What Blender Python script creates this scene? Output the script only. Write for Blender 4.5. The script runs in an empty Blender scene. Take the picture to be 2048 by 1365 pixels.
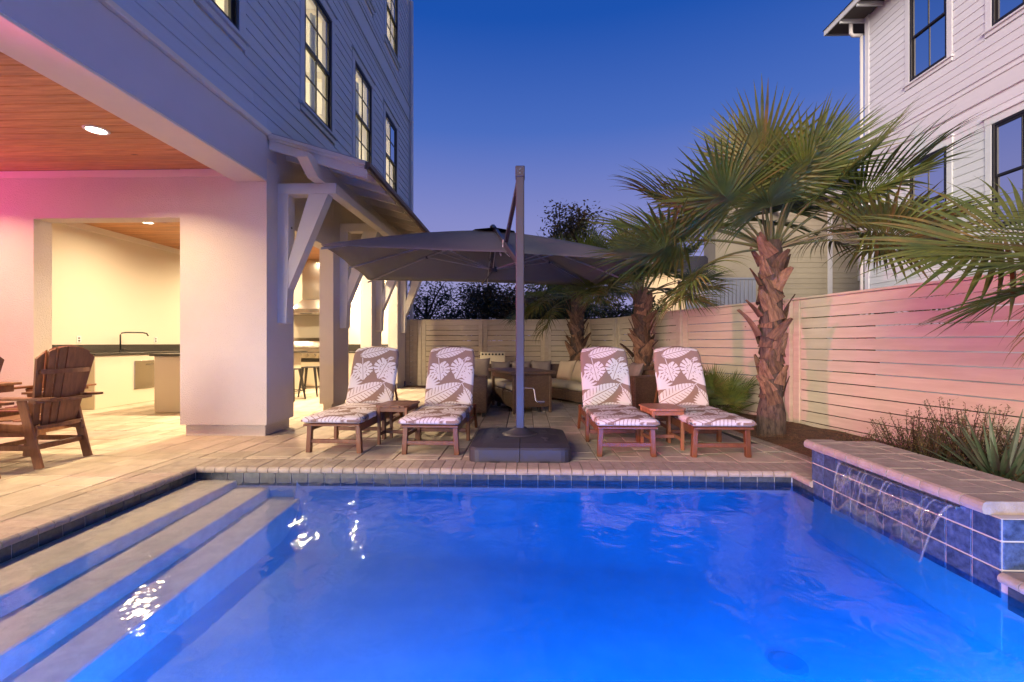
import bpy, bmesh, math, random
import numpy as np
from mathutils import Vector, Matrix, Euler
random.seed(7)
R = math.radians
C = bpy.context.scene.collection
scene = bpy.context.scene

# ------------------------------------------------------------------ camera, sky, light
cam_d = bpy.data.cameras.new('camera'); cam = bpy.data.objects.new('camera', cam_d); C.objects.link(cam)
cam.location = (0, 0, 1.2); cam.rotation_euler = (R(90), 0, R(1.64))
cam_d.sensor_width = 36; cam_d.lens = 36*910/2048; cam_d.shift_y = 0.0017; cam_d.clip_start = .05; cam_d.clip_end = 2000
scene.camera = cam
scene.view_settings.view_transform = 'Standard'; scene.view_settings.look = 'None'
scene.view_settings.gamma = 1; scene.view_settings.exposure = .12; scene.view_settings.use_curve_mapping = False
cy = scene.cycles
cy.use_denoising = True; cy.max_bounces = 8; cy.volume_bounces = 1; cy.diffuse_bounces = 4; cy.glossy_bounces = 4
cy.transmission_bounces = 6; cy.transparent_max_bounces = 16; cy.sample_clamp_indirect = 4; cy.caustics_reflective = False; cy.caustics_refractive = False

world = bpy.data.worlds.new('World'); scene.world = world; world.use_nodes = True
wn = world.node_tree.nodes; wl = world.node_tree.links; wn.clear()
wo = wn.new('ShaderNodeOutputWorld'); bg = wn.new('ShaderNodeBackground'); wl.new(bg.outputs[0], wo.inputs[0])
tc = wn.new('ShaderNodeTexCoord'); sx = wn.new('ShaderNodeSeparateXYZ'); wl.new(tc.outputs['Generated'], sx.inputs[0])
ramp = wn.new('ShaderNodeValToRGB'); wl.new(sx.outputs[2], ramp.inputs[0])
# dusk gradient: lilac afterglow at the horizon, deep blue overhead
stops = [(0.0,(.300,.270,.520)),(.12,(.290,.275,.530)),(.26,(.205,.225,.530)),(.42,(.060,.135,.480)),(.58,(.008,.074,.390)),(.80,(.006,.055,.320)),(1.0,(.010,.055,.300))]
while len(ramp.color_ramp.elements) < len(stops): ramp.color_ramp.elements.new(.5)
for e, (p, c) in zip(ramp.color_ramp.elements, stops): e.position = p; e.color = (*c, 1)
sky = wn.new('ShaderNodeTexSky'); sky.sky_type = 'NISHITA'; sky.sun_disc = False
sky.sun_elevation = R(2); sky.sun_rotation = R(211)
sc_ = wn.new('ShaderNodeVectorMath'); sc_.operation = 'SCALE'; sc_.inputs['Scale'].default_value = .006
add = wn.new('ShaderNodeVectorMath'); add.operation = 'ADD'
wl.new(sky.outputs[0], sc_.inputs[0]); wl.new(sc_.outputs[0], add.inputs[0]); wl.new(ramp.outputs[0], add.inputs[1])
wl.new(add.outputs[0], bg.inputs[0]); bg.inputs[1].default_value = 1.0

# afterglow of the sunset, low behind the camera on the left
sd = bpy.data.lights.new('sunset_glow', 'SUN'); sd.energy = 4.4; sd.angle = R(34); sd.color = (1, .83, .68)
so = bpy.data.objects.new('sunset_glow', sd); C.objects.link(so)
so.rotation_euler = Vector((.48, .85, -.24)).to_track_quat('-Z', 'Y').to_euler()

# ------------------------------------------------------------------ mesh helpers
class MB:
    def __init__(s): s.v = []; s.f = []; s.m = []
    def add(s, vs, fs, mi=0):
        b = len(s.v); s.v += [tuple(v) for v in vs]; s.f += [tuple(i+b for i in f) for f in fs]; s.m += [mi]*len(fs); return s
    def box(s, x0, x1, y0, y1, z0, z1, mi=0):
        return s.add([(x,y,z) for z in (z0,z1) for y in (y0,y1) for x in (x0,x1)],
              [(0,2,3,1),(4,5,7,6),(0,1,5,4),(2,6,7,3),(0,4,6,2),(1,3,7,5)], mi)
    def cbox(s, x0, x1, y0, y1, z0, z1, b=.004, mi=0):
        """box with chamfered edges"""
        o = Vector(((x0+x1)/2,(y0+y1)/2,(z0+z1)/2)); vs, fs = chamfer((x1-x0),(y1-y0),(z1-z0), b)
        return s.add([Vector(v)+o for v in vs], fs, mi)
    def bar(s, p, q, w, h, up=(0,0,1), b=.004, mi=0):
        """chamfered bar from p to q; w across, h along 'up'"""
        p, q = Vector(p), Vector(q); y = (q-p).normalized(); x = y.cross(Vector(up))
        x = x.normalized() if x.length > 1e-5 else Vector((1,0,0)); z = x.cross(y)
        vs, fs = chamfer(w, (q-p).length, h, b); c = (p+q)/2
        return s.add([c + x*v[0] + y*v[1] + z*v[2] for v in vs], fs, mi)
    def tube(s, pts, r, n=8, mi=0, cap=True):
        pts = [Vector(p) for p in pts]; rr = r if isinstance(r, (list, tuple)) else [r]*len(pts); vs = []; fs = []
        ref = Vector((0,0,1))
        for i, p in enumerate(pts):
            t = (pts[min(i+1,len(pts)-1)] - pts[max(i-1,0)]).normalized()
            a = t.cross(ref if abs(t.dot(ref)) < .95 else Vector((1,0,0))).normalized(); bb = t.cross(a)
            for k in range(n):
                th = 2*math.pi*k/n; vs.append(p + (a*math.cos(th)+bb*math.sin(th))*rr[i])
        for i in range(len(pts)-1):
            for k in range(n): fs.append((i*n+k, i*n+(k+1)%n, (i+1)*n+(k+1)%n, (i+1)*n+k))
        if cap: fs.append(tuple(range(n))[::-1]); fs.append(tuple((len(pts)-1)*n+k for k in range(n)))
        return s.add(vs, fs, mi)
    def prism(s, poly, a, b, axis='z', mi=0):
        n = len(poly)
        def pt(u, v, w): return {'z':(u,v,w),'y':(u,w,v),'x':(w,u,v)}[axis]
        vs = [pt(u,v,a) for u,v in poly] + [pt(u,v,b) for u,v in poly]
        fs = [tuple(range(n))[::-1], tuple(range(n,2*n))] + [(i,(i+1)%n,n+(i+1)%n,n+i) for i in range(n)]
        return s.add(vs, fs, mi)
    def lathe(s, prof, n=16, c=(0,0,0), mi=0):
        vs = [(c[0]+r*math.cos(2*math.pi*k/n), c[1]+r*math.sin(2*math.pi*k/n), c[2]+z) for r,z in prof for k in range(n)]
        fs = [(i*n+k, i*n+(k+1)%n, (i+1)*n+(k+1)%n, (i+1)*n+k) for i in range(len(prof)-1) for k in range(n)]
        fs += [tuple(range(n))[::-1], tuple((len(prof)-1)*n+k for k in range(n))]
        return s.add(vs, fs, mi)
    def xf(s, M):
        s.v = [tuple(M @ Vector(v)) for v in s.v]; return s
    def mesh(s, name, mat, smooth=False):
        me = bpy.data.meshes.new(name); me.from_pydata(s.v, [], s.f)
        for m in (mat if isinstance(mat, (list,tuple)) else [mat]): me.materials.append(m)
        if isinstance(mat, (list,tuple)): me.polygons.foreach_set('material_index', s.m)
        bm = bmesh.new(); bm.from_mesh(me); bmesh.ops.recalc_face_normals(bm, faces=bm.faces); bm.to_mesh(me); bm.free()
        if smooth: me.polygons.foreach_set('use_smooth', [True]*len(me.polygons))
        me.update(); return me
    def build(s, name, mat, parent=None, smooth=False, **kw):
        """vertices are in world space when the parent stands unrotated, and are moved into the parent's frame"""
        if parent is not None:
            w = wpos(parent)
            if w.length > 0: s.v = [(v[0]-w.x, v[1]-w.y, v[2]-w.z) for v in s.v]
        o = bpy.data.objects.new(name, s.mesh(name, mat, smooth)); C.objects.link(o); o.parent = parent
        for k, v in kw.items(): o[k] = v
        return o

_bend = {}
def wpos(o):
    w = Vector((0,0,0))
    while o is not None: w += o.location; o = o.parent
    return w
def chamfer(dx, dy, dz, b):
    b = min(b, dx*.3, dy*.3, dz*.3); hx, hy, hz = dx/2, dy/2, dz/2; vs = []; idx = {}
    for sx_ in (-1,1):
        for sy_ in (-1,1):
            for sz_ in (-1,1):
                for ax in range(3):
                    p = [sx_*(hx-b), sy_*(hy-b), sz_*(hz-b)]; p[ax] = (sx_*hx, sy_*hy, sz_*hz)[ax]
                    idx[(sx_,sy_,sz_,ax)] = len(vs); vs.append(tuple(p))
    fs = []
    for ax in range(3):
        o1, o2 = [(1,2),(0,2),(0,1)][ax]
        for sg in (-1,1):
            q = []
            for a, c in ((-1,-1),(1,-1),(1,1),(-1,1)):
                k = [0,0,0]; k[ax] = sg; k[o1] = a; k[o2] = c; q.append(idx[(*k,ax)])
            fs.append(tuple(q))
    for ax in range(3):                                    # edges along ax
        o1, o2 = [(1,2),(0,2),(0,1)][ax]
        for a in (-1,1):
            for c in (-1,1):
                k0 = [0,0,0]; k0[ax] = -1; k0[o1] = a; k0[o2] = c; k1 = list(k0); k1[ax] = 1
                fs.append((idx[(*k0,o1)], idx[(*k1,o1)], idx[(*k1,o2)], idx[(*k0,o2)]))
    for sx_ in (-1,1):
        for sy_ in (-1,1):
            for sz_ in (-1,1): fs.append(tuple(idx[(sx_,sy_,sz_,ax)] for ax in range(3)))
    return vs, fs
_cache = {}
def piece(name, c, dims, mat, parent=None, rz=0, b=.004, rot=None):
    """one chamfered block centred on c (world); alike blocks share their mesh"""
    key = (name, tuple(round(d, 3) for d in dims), mat.name, b)
    if key not in _cache:
        m = MB(); vs, fs = chamfer(*dims, b); m.add(vs, fs); _cache[key] = m.mesh(name, mat)
    o = bpy.data.objects.new(name, _cache[key]); C.objects.link(o); o.parent = parent
    o.location = Vector(c) - (wpos(parent) if parent else Vector()); o.rotation_euler = rot if rot else (0,0,rz)
    return o
def tag(o, label=None, cat=None, group=None, kind=None):
    if label: o['label'] = label
    if cat: o['category'] = cat
    if group: o['group'] = group
    if kind: o['kind'] = kind
    return o
def thing(name, loc, label, cat, group=None):
    o = bpy.data.objects.new(name, None); C.objects.link(o); o.location = loc; o.empty_display_size = .1
    return tag(o, label, cat, group)
def copy_tree(o, parent=None):
    c = o.copy(); C.objects.link(c); c.parent = parent
    for ch in list(o.children): copy_tree(ch, c)
    return c

# ------------------------------------------------------------------ materials
def mat(name, col, rough=.6, metal=0, bump=0, bscale=60, var=0, noise=0, nscale=4, col2=None, grain=None, stretch=None, spec=None, emit=None, coat=0, tint=None):
    """base colour mottled by noise towards col2, per-object brightness variation, fine bump; grain=(axis stretch) for wood"""
    m = bpy.data.materials.new(name); m.use_nodes = True; n = m.node_tree.nodes; l = m.node_tree.links; n.clear()
    out = n.new('ShaderNodeOutputMaterial'); p = n.new('ShaderNodeBsdfPrincipled'); l.new(p.outputs[0], out.inputs[0])
    p.inputs['Base Color'].default_value = (*col,1); p.inputs['Roughness'].default_value = rough; p.inputs['Metallic'].default_value = metal
    if spec is not None: p.inputs['Specular IOR Level'].default_value = spec
    if coat: p.inputs['Coat Weight'].default_value = coat
    tcn = n.new('ShaderNodeTexCoord'); oi = n.new('ShaderNodeObjectInfo')
    va = n.new('ShaderNodeVectorMath'); va.operation = 'ADD'; vs_ = n.new('ShaderNodeVectorMath'); vs_.operation = 'SCALE'
    vs_.inputs['Scale'].default_value = 37.0; cmb = n.new('ShaderNodeCombineXYZ')
    for i in range(3): l.new(oi.outputs['Random'], cmb.inputs[i])
    l.new(cmb.outputs[0], vs_.inputs[0]); l.new(tcn.outputs['Object'], va.inputs[0]); l.new(vs_.outputs[0], va.inputs[1])
    src = va.outputs[0]
    if stretch:
        mp = n.new('ShaderNodeMapping'); mp.inputs['Scale'].default_value = stretch; l.new(src, mp.inputs[0]); src = mp.outputs[0]
    if noise or col2:
        nz = n.new('ShaderNodeTexNoise'); nz.inputs['Scale'].default_value = nscale; nz.inputs['Detail'].default_value = 8; nz.inputs['Roughness'].default_value = .65
        l.new(src, nz.inputs['Vector'])
        cr = n.new('ShaderNodeValToRGB'); cr.color_ramp.elements[0].position = .36; cr.color_ramp.elements[1].position = .66
        c2 = col2 if col2 else tuple(x*(1-noise) for x in col)
        cr.color_ramp.elements[0].color = (*c2,1); cr.color_ramp.elements[1].color = (*col,1); l.new(nz.outputs[0], cr.inputs[0])
        csrc = cr.outputs[0]
    else:
        rgb = n.new('ShaderNodeRGB'); rgb.outputs[0].default_value = (*col,1); csrc = rgb.outputs[0]
    if var:
        mr = n.new('ShaderNodeMapRange'); mr.inputs[3].default_value = 1-var; mr.inputs[4].default_value = 1+var; l.new(oi.outputs['Random'], mr.inputs[0])
        hv = n.new('ShaderNodeHueSaturation'); l.new(mr.outputs[0], hv.inputs['Value']); l.new(csrc, hv.inputs['Color']); csrc = hv.outputs[0]
    l.new(csrc, p.inputs['Base Color'])
    if bump:
        nb = n.new('ShaderNodeTexNoise'); nb.inputs['Scale'].default_value = bscale; nb.inputs['Detail'].default_value = 4; l.new(src, nb.inputs['Vector'])
        bp = n.new('ShaderNodeBump'); bp.inputs['Strength'].default_value = 1; bp.inputs['Distance'].default_value = bump
        l.new(nb.outputs[0], bp.inputs['Height']); l.new(bp.outputs[0], p.inputs['Normal'])
    if emit: p.inputs['Emission Color'].default_value = (*emit[0],1); p.inputs['Emission Strength'].default_value = emit[1]
    m['p'] = p.name
    return m

M_stucco = mat('stucco', (.66,.60,.52), .9, bump=.010, bscale=75, noise=.05, nscale=1.5)
M_trim = mat('painted_trim', (.76,.70,.60), .5, bump=.0006, bscale=30, noise=.06, nscale=2)
M_beam = mat('beam_cladding', (.53,.54,.58), .55, bump=.0008, bscale=25, noise=.05, nscale=1.2)
M_siding = mat('lap_siding', (.45,.54,.64), .6, bump=.0008, bscale=18, noise=.07, nscale=2, var=.04, stretch=(3,.6,8))
M_siding_n = mat('neighbour_siding', (.77,.80,.80), .6, bump=.0008, bscale=18, noise=.06, nscale=2, var=.03, stretch=(3,.6,8))
M_siding_c = mat('cottage_siding', (.42,.37,.26), .7, noise=.1, nscale=3, var=.04)
M_white = mat('white_trim', (.74,.73,.70), .5, noise=.05, nscale=3)
M_black = mat('black_frame', (.018,.016,.016), .4)
M_interior = mat('interior_paint', (.80,.74,.60), .8, noise=.03)
M_stain = mat('stained_pine', (.62,.29,.115), .45, col2=(.40,.16,.055), nscale=2.2, var=.13, bump=.0008, bscale=30, stretch=(1.2,14,6))
M_fence = mat('fence_paint', (.64,.55,.40), .75, col2=(.56,.47,.33), nscale=1.6, var=.05, bump=.0012, bscale=26, stretch=(1,3,9))
M_paver = mat('paver', (.56,.47,.35), .85, col2=(.38,.31,.22), nscale=3.2, var=.13, bump=.003, bscale=70, stretch=(1,.45,1))
M_sand = mat('joint_sand', (.09,.075,.055), .95, bump=.003)
M_coping = mat('coping_stone', (.46,.385,.295), .8, col2=(.33,.27,.21), nscale=9, var=.05, bump=.003, bscale=90)
M_grout = mat('grout', (.58,.54,.50), .85)
M_tile = mat('pool_tile', (.035,.045,.055), .22, col2=(.075,.09,.105), nscale=16, var=.18, bump=.0008, bscale=60, spec=.6)
M_wtile = mat('wall_tile', (.085,.13,.23), .3, col2=(.022,.040,.085), nscale=30, var=.22, bump=.0008, bscale=60, spec=.6)
M_plaster = mat('pool_plaster', (.44,.52,.56), .85, col2=(.33,.41,.47), nscale=3.2, bump=.002, bscale=50)
M_step = mat('step_plaster', (.84,.75,.66), .9, col2=(.66,.58,.52), nscale=9, bump=.002, bscale=90)
M_teak = mat('teak', (.20,.070,.026), .42, col2=(.12,.038,.014), nscale=3, var=.14, bump=.0008, bscale=34, stretch=(6,6,1.2), coat=.15)
M_poly = mat('brown_lumber', (.25,.105,.038), .5, col2=(.16,.062,.022), nscale=3.5, var=.12, bump=.0008, bscale=30, stretch=(7,7,1.2))
M_navy = mat('umbrella_fabric', (.130,.126,.135), .9, bump=.0006, bscale=300, noise=.08, nscale=3)
M_alu = mat('grey_aluminium', (.055,.055,.068), .42, metal=.35)
M_plastic = mat('charcoal_plastic', (.035,.033,.040), .5, bump=.0006, bscale=120, noise=.15, nscale=6)
M_steel = mat('stainless_steel', (.55,.52,.48), .22, metal=1, bump=.0004, bscale=10, stretch=(1,1,30))
M_granite = mat('black_granite', (.030,.026,.022), .3, col2=(.05,.045,.04), nscale=60)
M_gun = mat('gunmetal', (.045,.042,.04), .4, metal=.5)
M_cushion = mat('beige_cushion', (.50,.43,.30), .95, bump=.002, bscale=9, noise=.08, nscale=3)
M_pillow_b = mat('taupe_pillow', (.26,.205,.165), .95, bump=.003, bscale=8, noise=.15, nscale=5)
M_pillow_y = mat('sand_pillow', (.46,.375,.23), .95, bump=.003, bscale=8, noise=.10, nscale=5)
M_roofmetal = mat('galvanised_roof', (.42,.42,.43), .35, metal=.7, noise=.15, nscale=5)
M_brown = mat('bronze_gutter', (.12,.072,.05), .4, noise=.25, nscale=5)
M_shingle = mat('grey_shingle', (.10,.095,.10), .9, noise=.3, nscale=20, bump=.004)
M_boot = mat('palm_boot', (.25,.14,.075), .9, col2=(.075,.036,.022), nscale=11, var=.38, bump=.006, bscale=40, stretch=(3,3,.6))
M_bark = mat('palm_bark', (.13,.085,.06), .95, col2=(.035,.022,.016), nscale=9, bump=.012, bscale=24, stretch=(3,3,1))
M_trunk = mat('tree_bark', (.06,.045,.035), .95, noise=.4, nscale=8, bump=.01)
M_mulch = mat('pine_straw', (.16,.075,.035), .95, col2=(.06,.03,.018), nscale=14, bump=.02, bscale=40)
M_needle = mat('straw_needle', (.30,.15,.065), .8, noise=.4, nscale=3)
M_soil = mat('soil', (.10,.08,.06), .95, noise=.4, nscale=.4, bump=.02, bscale=8)
def knots(m, sc, stretch, col, r0=.035):
    n = m.node_tree.nodes; l = m.node_tree.links; p = n[m['p']]; src = p.inputs['Base Color'].links[0].from_socket
    mp = n.new('ShaderNodeMapping'); mp.inputs['Scale'].default_value = stretch
    va = [x for x in n if x.type == 'VECT_MATH' and x.operation == 'ADD'][0]; l.new(va.outputs[0], mp.inputs[0])
    vo = n.new('ShaderNodeTexVoronoi'); vo.inputs['Scale'].default_value = sc; l.new(mp.outputs[0], vo.inputs['Vector'])
    mr = n.new('ShaderNodeMapRange'); mr.inputs[1].default_value = r0*.4; mr.inputs[2].default_value = r0; mr.inputs[3].default_value = 1; mr.inputs[4].default_value = 0; l.new(vo.outputs['Distance'], mr.inputs[0])
    # only some cells carry a knot
    cs = n.new('ShaderNodeSeparateColor'); l.new(vo.outputs['Color'], cs.inputs[0]); gt = n.new('ShaderNodeMath'); gt.operation = 'GREATER_THAN'; gt.inputs[1].default_value = .45; l.new(cs.outputs[0], gt.inputs[0])
    mu = n.new('ShaderNodeMath'); mu.operation = 'MULTIPLY'; l.new(mr.outputs[0], mu.inputs[0]); l.new(gt.outputs[0], mu.inputs[1])
    mx = n.new('ShaderNodeMixRGB'); mx.inputs[2].default_value = (*col,1); l.new(mu.outputs[0], mx.inputs[0]); l.new(src, mx.inputs[1]); l.new(mx.outputs[0], p.inputs['Base Color'])
knots(M_fence, 2.2, (1,1,1.3), (.22,.13,.09), .05)
knots(M_stain, 3.0, (.7,1.4,1), (.13,.045,.016), .12)
def leafmat(name, c1, c2, sc=2.0, rough=.5, trans=.25):
    m = mat(name, c1, rough, col2=c2, nscale=sc, var=.2)
    n = m.node_tree.nodes; l = m.node_tree.links; p = n[m['p']]; out = [x for x in n if x.type == 'OUTPUT_MATERIAL'][0]
    t = n.new('ShaderNodeBsdfTranslucent'); mx = n.new('ShaderNodeMixShader'); mx.inputs[0].default_value = trans
    l.new(p.inputs['Base Color'].links[0].from_socket, t.inputs[0]); l.new(p.outputs[0], mx.inputs[1]); l.new(t.outputs[0], mx.inputs[2]); l.new(mx.outputs[0], out.inputs[0]); return m
M_frond = leafmat('palm_frond', (.175,.205,.034), (.075,.115,.026), 5)
M_frond_y = leafmat('old_palm_frond', (.26,.19,.045), (.11,.12,.03), 5)
M_petiole = mat('palm_petiole', (.12,.13,.045), .6)
M_bush = leafmat('dark_leaf', (.05,.075,.035), (.028,.045,.022), 1.5)
M_magnolia = leafmat('brownish_leaf', (.13,.075,.035), (.045,.055,.022), 1.5)
M_shrub = leafmat('shrub_leaf', (.22,.19,.055), (.11,.075,.035), 4)
M_yucca = leafmat('blue_green_blade', (.17,.24,.13), (.09,.15,.08), 5)

def wicker(name, c1, c2):
    m = bpy.data.materials.new(name); m.use_nodes = True; n = m.node_tree.nodes; l = m.node_tree.links; p = n['Principled BSDF']
    t = n.new('ShaderNodeTexCoord'); g = n.new('ShaderNodeNewGeometry'); s = n.new('ShaderNodeSeparateXYZ'); l.new(t.outputs['Object'], s.inputs[0])
    ad = n.new('ShaderNodeMath'); ad.operation = 'ADD'; l.new(s.outputs[0], ad.inputs[0]); l.new(s.outputs[1], ad.inputs[1])
    cb = n.new('ShaderNodeCombineXYZ'); l.new(ad.outputs[0], cb.inputs[0]); l.new(s.outputs[2], cb.inputs[1])
    br = n.new('ShaderNodeTexBrick'); br.inputs['Scale'].default_value = 1; br.inputs['Brick Width'].default_value = .034; br.inputs['Row Height'].default_value = .0125
    br.inputs['Mortar Size'].default_value = .0022; br.inputs['Mortar Smooth'].default_value = .6
    br.inputs['Color1'].default_value = (*c1,1); br.inputs['Color2'].default_value = (*c2,1); br.inputs['Mortar'].default_value = (.012,.008,.006,1)
    l.new(cb.outputs[0], br.inputs['Vector']); l.new(br.outputs['Color'], p.inputs['Base Color'])
    iv = n.new('ShaderNodeMath'); iv.operation = 'SUBTRACT'; iv.inputs[0].default_value = 1; l.new(br.outputs['Fac'], iv.inputs[1])
    bp = n.new('ShaderNodeBump'); bp.inputs['Distance'].default_value = .006; l.new(iv.outputs[0], bp.inputs['Height']); l.new(bp.outputs[0], p.inputs['Normal'])
    p.inputs['Roughness'].default_value = .5; return m
M_wicker = wicker('wicker', (.27,.155,.085), (.17,.095,.055))

def emis(name, col, s):
    m = bpy.data.materials.new(name); m.use_nodes = True; n = m.node_tree.nodes; n.clear()
    e = n.new('ShaderNodeEmission'); o = n.new('ShaderNodeOutputMaterial'); e.inputs[0].default_value = (*col,1); e.inputs[1].default_value = s
    m.node_tree.links.new(e.outputs[0], o.inputs[0]); return m
M_lens = emis('lamp_lens', (1,.86,.62), 14)
M_pinklens = emis('magenta_lens', (1,.10,.55), 8)
M_bluelens = emis('pool_lamp_lens', (.05,.25,1), 6)

def glass(name, tint, refl=1.0):
    m = bpy.data.materials.new(name); m.use_nodes = True; n = m.node_tree.nodes; l = m.node_tree.links; n.clear()
    o = n.new('ShaderNodeOutputMaterial'); mx = n.new('ShaderNodeMixShader'); t = n.new('ShaderNodeBsdfTransparent'); g = n.new('ShaderNodeBsdfGlossy')
    t.inputs[0].default_value = (*tint,1); g.inputs['Roughness'].default_value = .02
    f = n.new('ShaderNodeFresnel'); f.inputs[0].default_value = 1.5; mu = n.new('ShaderNodeMath'); mu.operation = 'MULTIPLY'; mu.use_clamp = True; mu.inputs[1].default_value = 1.9*refl
    l.new(f.outputs[0], mu.inputs[0]); l.new(mu.outputs[0], mx.inputs[0]); l.new(t.outputs[0], mx.inputs[1]); l.new(g.outputs[0], mx.inputs[2]); l.new(mx.outputs[0], o.inputs[0]); return m
M_glass = glass('window_glass', (.92,.95,.92))
M_glass_n = glass('neighbour_glass', (.72,.85,.9), .62)

# water: a still-looking surface that shows the lit basin and mirrors what is above it at low angles
M_water = bpy.data.materials.new('pool_water'); M_water.use_nodes = True
n = M_water.node_tree.nodes; l = M_water.node_tree.links; n.clear()
o_ = n.new('ShaderNodeOutputMaterial'); mx = n.new('ShaderNodeMixShader'); t_ = n.new('ShaderNodeBsdfTransparent'); g_ = n.new('ShaderNodeBsdfGlossy')
t_.inputs[0].default_value = (.95,.97,1,1); g_.inputs['Roughness'].default_value = .03
f_ = n.new('ShaderNodeFresnel'); f_.inputs[0].default_value = 1.33
tcw = n.new('ShaderNodeTexCoord'); n1 = n.new('ShaderNodeTexNoise'); n1.inputs['Scale'].default_value = 5.5; n1.inputs['Detail'].default_value = 2.5; n1.inputs['Distortion'].default_value = .6
n2 = n.new('ShaderNodeTexNoise'); n2.inputs['Scale'].default_value = 1.3; n2.inputs['Detail'].default_value = 1
l.new(tcw.outputs['Object'], n1.inputs['Vector']); l.new(tcw.outputs['Object'], n2.inputs['Vector'])
ad = n.new('ShaderNodeMath'); ad.operation = 'MULTIPLY_ADD'; ad.inputs[1].default_value = 2.0; l.new(n2.outputs[0], ad.inputs[0]); l.new(n1.outputs[0], ad.inputs[2])
bw = n.new('ShaderNodeBump'); bw.inputs['Strength'].default_value = 1; bw.inputs['Distance'].default_value = .0075; l.new(ad.outputs[0], bw.inputs['Height'])
l.new(bw.outputs[0], g_.inputs['Normal']); l.new(bw.outputs[0], f_.inputs['Normal'])
l.new(f_.outputs[0], mx.inputs[0]); l.new(t_.outputs[0], mx.inputs[1]); l.new(g_.outputs[0], mx.inputs[2]); l.new(mx.outputs[0], o_.inputs[0])

# ------------------------------------------------------------------ ground, patio, planting bed
PX0, PX1, PY0, PY1 = -3.2, 2.5, .45, 4.33            # pool opening
WZ = -.105                                            # water level
g = MB()
for (a,b_,c,d) in ((-600,PX0-.05,-600,900),(PX1+.05,600,-600,900),(PX0-.05,PX1+.05,PY1+.05,900),(PX0-.05,PX1+.05,-600,PY0-.05)):
    g.box(a,b_,c,d,-.6,-.065)
tag(g.build('ground', M_soil), kind='structure')
def inside(x, y, poly):
    r = False
    for i in range(len(poly)):
        (x1,y1),(x2,y2) = poly[i], poly[i-1]
        if (y1 > y) != (y2 > y) and x < (x2-x1)*(y-y1)/(y2-y1)+x1: r = not r
    return r
COPW = .31
patio_poly = [(-9,-2.5),(3.0,-2.5),(3.0,.9),(3.0,2.2),(2.9,4.3),(2.82,5.5),(2.62,7),(2.05,9),(1.6,10.5),(.7,11.4),(-.8,12.1),(-3.3,12.35),(-9,12.35)]
patio = tag(thing('patio', (0,0,0), None, None), kind='structure')
pb = MB()
for (a,b_,c,d) in ((-9,PX0-.04,-2.5,12.35),(PX0-.04,3.0,PY1+.04,12.35),(PX0-.04,3.0,-2.5,PY0-.04),(PX1+.04,3.0,PY0-.04,PY1+.04)):
    pb.box(a,b_,c,d,-.06,-.012)
pb.build('joint_sand', M_sand, patio)
rects = []
rng = random.Random(3); x = -8.95
while x < 3.0:
    w = rng.choice((.235,.235,.39,.47)); y = -2.4 + rng.random()*.3
    while y < 12.3:
        L = rng.choice((.235,.39,.39,.47,.62))
        if rng.random() < .25: L = .235
        x0, x1_, y0, y1_ = x, x+w, y, y+L
        # cut against the pool coping, the big piers are simply stood on it
        cx0, cx1, cyy0, cyy1 = PX0-COPW, PX1+.34, PY0-COPW, PY1+COPW
        if x1_ > cx0 and x0 < cx1 and y1_ > cyy0 and y0 < cyy1:
            if x0 < cx0 and y1_ > cyy1: rects.append((cx0, x1_, cyy1, y1_))
            if x0 < cx0: x1_ = cx0
            elif y1_ > cyy1 and y0 < cyy1: y0 = cyy1
            elif y0 < cyy0: y1_ = cyy0
            elif x1_ > cx1: x0 = cx1
            else: x0 = x1_
            if x1_ > cx0 and x0 < cx0 and False: pass
        if x1_-x0 > .02 and y1_-y0 > .02 and inside((x0+x1_)/2, (y0+y1_)/2, patio_poly): rects.append((x0,x1_,y0,y1_))
        y += L
    x += w
def inview(x, y):
    if y < .8: return False
    dpx = x/y + .0286
    return abs(dpx) < 1.13 and (x > -3.4 or y > 2.2)
def score(r): 
    cx, cyy = (r[0]+r[1])/2, (r[2]+r[3])/2
    return (0 if inview(cx,cyy) and not (PX0-COPW < cx < PX1+.3 and cyy < PY1+COPW) else 1, math.hypot(cx, cyy))
rects.sort(key=score)
rest = MB()
for i, (x0,x1_,y0,y1_) in enumerate(rects):
    dz = rng.uniform(-.002,.002)
    if i < 296: piece('paver', ((x0+x1_)/2,(y0+y1_)/2,-.025+dz), (round(x1_-x0-.008,2), round(y1_-y0-.008,2), .05), M_paver, patio, b=.005)
    else: rest.box(x0+.004,x1_-.004,y0+.004,y1_-.004,-.05,dz)
rest.build('far_pavers', M_paver, patio, kind='stuff')

# planting bed: pine straw over soil along the fence
bed = MB(); NX, NY = 60, 130
bx0, bx1, by0, by1 = 1.9, 5.6, -2.5, 12.6
edge = [(-2.5,3.0),(2.2,3.0),(4.3,2.9),(5.5,2.82),(7,2.62),(9,2.05),(10.5,1.6),(12.6,1.2)]
def edge_x(y):
    for (a,ax),(b_,bx) in zip(edge, edge[1:]):
        if a <= y <= b_: return ax+(bx-ax)*(y-a)/(b_-a)
    return 3
vs = []; fs = []
for j in range(NY+1):
    y = by0+(by1-by0)*j/NY; ex = edge_x(y)
    for i in range(NX+1):
        x = ex + (6.2-ex)*(i/NX)**1.3
        z = -.03 + min(.07, .25*(x-ex)) + .012*math.sin(x*9+y*5)*math.sin(y*7-x*3)
        vs.append((x,y,z))
for j in range(NY):
    for i in range(NX): fs.append((j*(NX+1)+i, j*(NX+1)+i+1, (j+1)*(NX+1)+i+1, (j+1)*(NX+1)+i))
tag(bed.add(vs, fs).build('planting_bed', M_mulch, smooth=True), kind='structure')
b2 = MB().box(-3.3,1.6,12.13,12.62,-.06,.006).box(.3,1.7,11.2,12.2,-.06,.004)
tag(b2.build('back_planting_bed', M_mulch), kind='structure')
nd = MB(); rn = random.Random(11)
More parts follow.
